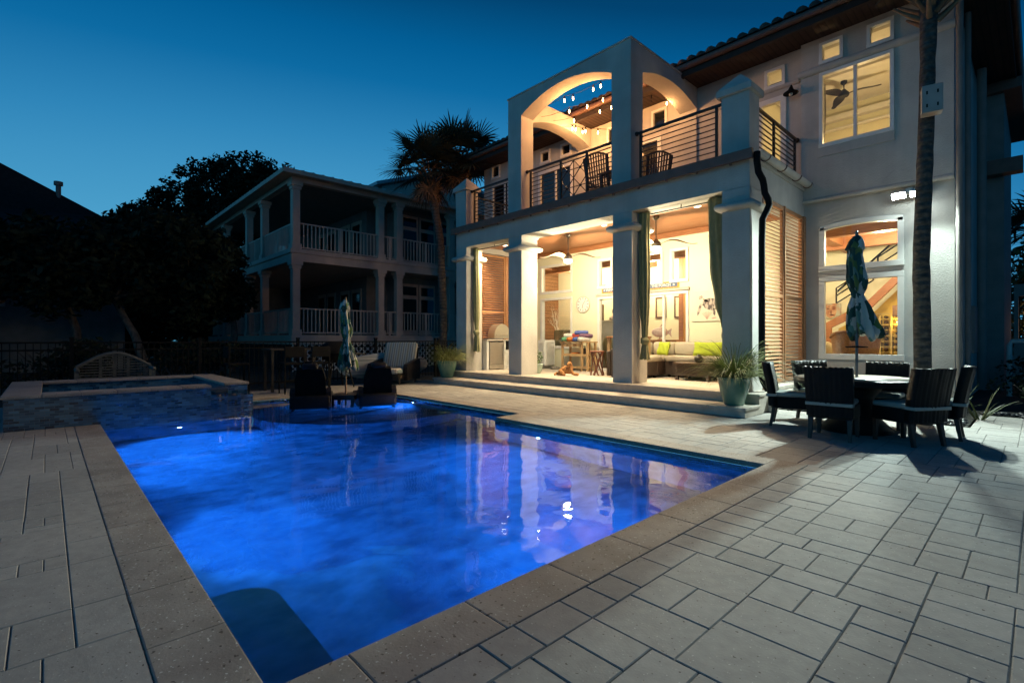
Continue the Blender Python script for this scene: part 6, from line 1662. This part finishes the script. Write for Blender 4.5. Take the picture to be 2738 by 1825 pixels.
oak('broad leafy tree rising against the sky left of the neighbour house', (-37,8.5,0), [(0,0,-.1),(.2,.1,3),(-.2,-.1,6)],
    [(-2.6,-3.4,8.9,1.7,1.5),(-1.6,-2.0,10.2,2.0,1.6),(-.6,-.2,11.3,2.3,1.9),(.6,1.6,11.9,2.2,1.8),(1.4,3.2,11.4,2.2,1.8),(1.6,4.8,10.2,2.2,2.0),(-1.5,-2.5,7.4,2.3,1.8),(.2,.4,8.6,2.6,2.1),(-2.0,-.6,6.0,2.5,1.8)], 26000, .16, m='leaf')
oak('dark spreading tree behind the garden bench with a leaning trunk', (-21.2,2.6,0), [(0,0,-.1),(-.3,-.35,1.4),(-.8,-.9,2.7)],
    [(-1.2,-1.4,4.1,1.9,1.2),(-.6,.7,4.6,1.9,1.3),(-1.6,-3.0,4.2,2.0,1.2),(-2.6,.2,5.0,1.9,1.2),(.2,1.5,4.0,1.2,1.1),(-1.0,-.4,3.3,1.7,.9)], 12000, .15)
oak('dark low tree with a slim upright trunk left of the bench', (-22.5,.8,0), [(0,0,-.1),(-.1,-.05,1.6),(-.25,-.4,2.9)],
    [(-.8,-1.8,3.9,2.0,1.3),(.1,-3.6,3.8,1.9,1.3),(-1.4,-5.6,4.2,2.1,1.4),(.4,-.6,3.3,1.7,1.1),(-.5,-4.4,2.7,1.9,1.0)], 12000, .15)
oak('dark tree filling the gap beside the neighbour veranda', (-22.4,5.4,0), [(0,0,-.1),(.1,.15,1.5),(.0,.1,2.6)],
    [(-.2,-.7,4.0,1.2,1.3),(.2,-.3,3.0,1.0,1.0),(-.8,-1.7,4.6,1.4,1.1),(.0,-1.4,2.7,1.2,.9)], 9000, .14)
oak('dark tree at the left edge in front of the far roof', (-24,-6,0), [(0,0,-.1),(.2,.2,2),(.1,-.2,3.4)],
    [(0,0,3.9,2.3,1.5),(1,2.4,3.8,2.1,1.4),(.3,-2.6,3.9,2.3,1.5),(.5,1.0,2.9,2.0,1.1)], 10000, .15)
def hedge(label, x, y, rx, h):
    bush(label, x, y, rx, h, 1500, .075, group='dark shrubs behind the fence')
hedge('dark shrub behind the fence at the far left', -16.6,-2.6,1.3,1.5); hedge('dark shrub behind the fence and garden bench', -16.9,.2,1.3,1.3); hedge('dark shrub behind the fence by the bar stools', -16.9,3.0,1.3,1.25)

def fan_frond(b, p, d, L, size, m=None, n=22, dead=False):
    """costapalmate leaf: stalk then blades in a fan"""
    d = d.normalized(); side = d.cross(Vector((0,0,1)))
    side = side.normalized() if side.length > .05 else Vector((1,0,0)); up = side.cross(d)
    q = p+d*L*.5+Vector((0,0,-.02*L)); e = p+d*L+Vector((0,0,-.12*L))
    b.tube([p,q,e], [.022,.016,.011], 5)
    tw = rnd.uniform(-.5,.5); ds = (e-q).normalized()
    for k in range(n):
        a = R(-118)+R(236)*k/(n-1); l = size*(.72+.28*math.cos(a*.7))*rnd.uniform(.88,1.08)
        dirv = (ds*math.cos(a)+(side*math.cos(tw)+up*math.sin(tw))*math.sin(a)+up*.10*math.cos(a*2)).normalized()
        per = dirv.cross(up).normalized() if dirv.cross(up).length > .1 else side; w = .030*size/.8
        droop = rnd.uniform(.05,.30)*(1.6 if dead else 1)
        pts = [e, e+dirv*l*.40, e+dirv*l*.72-Vector((0,0,droop*.10*l)), e+dirv*l-Vector((0,0,droop*.55*l))]
        ws = [w*.4,w,w*.72,.002]; vs = []
        for pt, ww in zip(pts, ws): vs += [tuple(pt-per*ww+up*.004), tuple(pt+per*ww+up*.012)]
        b.add(vs, [(2*s,2*s+1,2*s+3,2*s+2) for s in range(3)])
def palm(label, base, trunk, r0, r1, crown, nf, L, size, boots=True, zlo=-.35, seed=1, dead=10, group='cabbage palms'):
    global rnd
    keep = rnd; rnd = random.Random(seed)
    t = thing('palm_tree', label, 'palm tree', base, 0, group)
    P = [Vector(p) for p in trunk]; n = len(P); pts = []; rs = []
    for a, c in zip(P, P[1:]):
        for k in range(10): pts.append(a.lerp(c,k/10))
    pts.append(P[-1]); m = len(pts)
    rs = [(r0+(r1-r0)*i/m)*(1+.03*math.sin(i*2.3)+.04*(i % 2))+(.55*r1*max(0,(i/m-.78)/.22)) for i in range(m)]
    b = MB(); b.tube(pts, rs, 14); b.build('trunk', M['palmbark'], t)
    top = P[-1]
    b = MB()
    for k in range(46):
        a = k*2.4; z = -.85+1.1*k/46; d = Vector((math.cos(a),math.sin(a),.75)); s = top+Vector((math.cos(a)*r1*1.1,math.sin(a)*r1*1.1,z))
        b.tube([s, s+d*.12, s+d*.34+Vector((0,0,.04))], [.045,.035,.018], 5)
    b.build('boots', M['frond_dead'], t)
    b = MB()
    for k in range(nf):
        a = k*2.39996; u = (k+.5)/nf; el = math.asin(max(-1,min(1, zlo+(1-zlo)*u)))*.95
        d = Vector((math.cos(a)*math.cos(el), math.sin(a)*math.cos(el), math.sin(el))); fan_frond(b, top+Vector((0,0,.25)), d, L*rnd.uniform(.8,1.1), size*rnd.uniform(.85,1.1))
    b.build('fronds', M['frond'], t)
    b = MB()
    for k in range(dead):
        a = k*2.39996+1; d = Vector((math.cos(a)*.6, math.sin(a)*.6, -.75)); fan_frond(b, top+Vector((0,0,-.1)), d, L*.6, size*.75, n=14, dead=True)
    b.build('dead_fronds', M['frond_dead'], t); rnd = keep; return t
palm('slim palm behind the fence with its trunk lit at the left of the house', (-15.25,10.80,0), [(0,0,-.1),(.03,-.03,2.5),(-.06,-.10,5.0),(-.36,-.40,7.45)], .135, .15, None, 34, 1.0, .92, seed=3)
palm('palm with a broad crown half hidden behind the left balcony pillar', (-15.5,12.35,0), [(0,0,-.1),(.15,-.25,3.5),(.20,-.82,8.0)], .15, .17, None, 38, 1.0, .95, seed=8)
palm('palm trunk in front of the lit wall at the right of the house', (-1.22,9.78,0), [(0,0,-.1),(-.03,.01,2.5),(.03,.02,4.6),(.07,.03,6.95)], .112, .088, None, 26, 1.3, .95, zlo=.38, seed=5, dead=0)
nbx = thing('wooden_box', 'small pale wooden box fixed on the upper palm trunk', 'box', (-1.14,9.62,4.72))
b = MB(); b.obox((-1.10,9.56,4.83), .24,.20,.40, (0,0,R(12)), .006); b.build('body', plain('grey_box_wood', (.40,.34,.30)), nbx, True)
b = MB()
for dz in (-.10,.09):
    for dx in (-.06,.06): b.obox((-1.10+dx-.01*0+math.sin(R(12))*.101, 9.56-.101*math.cos(R(12))+dx*math.sin(R(12)), 4.83+dz), .02,.004,.05, (0,0,R(12)))
b.build('slot', M['black'], nbx, True)

# right edge: low wall with an iron grille, pipes, distant palmetto
gwl = thing('garden_wall', 'low stucco garden wall with an iron grille at the right edge', 'wall', (1.2,26,0))
panel_b = MB(); panel(panel_b, 'y', 24.0, .3, -.61, 7, -.1, 3.15, [(-.50,1.1,1.25,2.75)]); panel_b.build('wall', M['siding_dk'], gwl, True)
b = MB()
for q in range(11): b.box(-.48+q*.15-.012,-.48+q*.15+.012,24.05,24.08,1.25,2.75)
for z in (1.26,2.0,2.70): b.box(-.50,1.1,24.04,24.09,z,z+.04)
b.build('grille', M['black'], gwl, True)
gp = thing('lit_shrub', 'warmly lit shrub glimpsed behind the iron grille', 'shrub', (.4,26.4,0))
b = MB(); leafball(b, (0,0,2.6), 1.6, 2.7, 4200, .14); b.build('foliage', M['liriope'], gp)
light('POINT', 'path_light', (.2,25.0,1.7), 30, (1.0,.55,.28), gp, .1)
t = palm('distant shaggy palmetto against the sky at the right edge', (.25,28,0), [(0,0,-.1),(0,0,3),(0,0,5.2)], .18, .2, None, 30, 1.3, 1.2, seed=11, group=None)
pp = thing('white_pipe', 'white bent pipe beside the side wall of the house', 'pipe', (-.35,16.2,0))
b = MB(); b.tube([(-.48,16.0,.0),(-.48,16.0,1.15),(-.44,16.0,1.25),(-.1,16.0,1.27),(.7,16.0,1.27),(.74,16.0,1.2),(.74,16.0,0)], .05, 10); b.build('pipe', plain('pvc', (.55,.55,.52), .4), pp, True)
ac = thing('air_conditioner', 'dark boxy air conditioner behind the shrubs at the side of the house', 'air conditioner', (.3,17.2,0))
b = MB(); b.box(-.1,.8,16.9,17.7,0,.95,.03); b.build('case', M['siding_dk'], ac, True)
b = MB(); 
for q in range(14): b.box(-.06,.76,16.885,16.899,.08+q*.06,.10+q*.06)
b.build('grille', M['black'], ac, True)
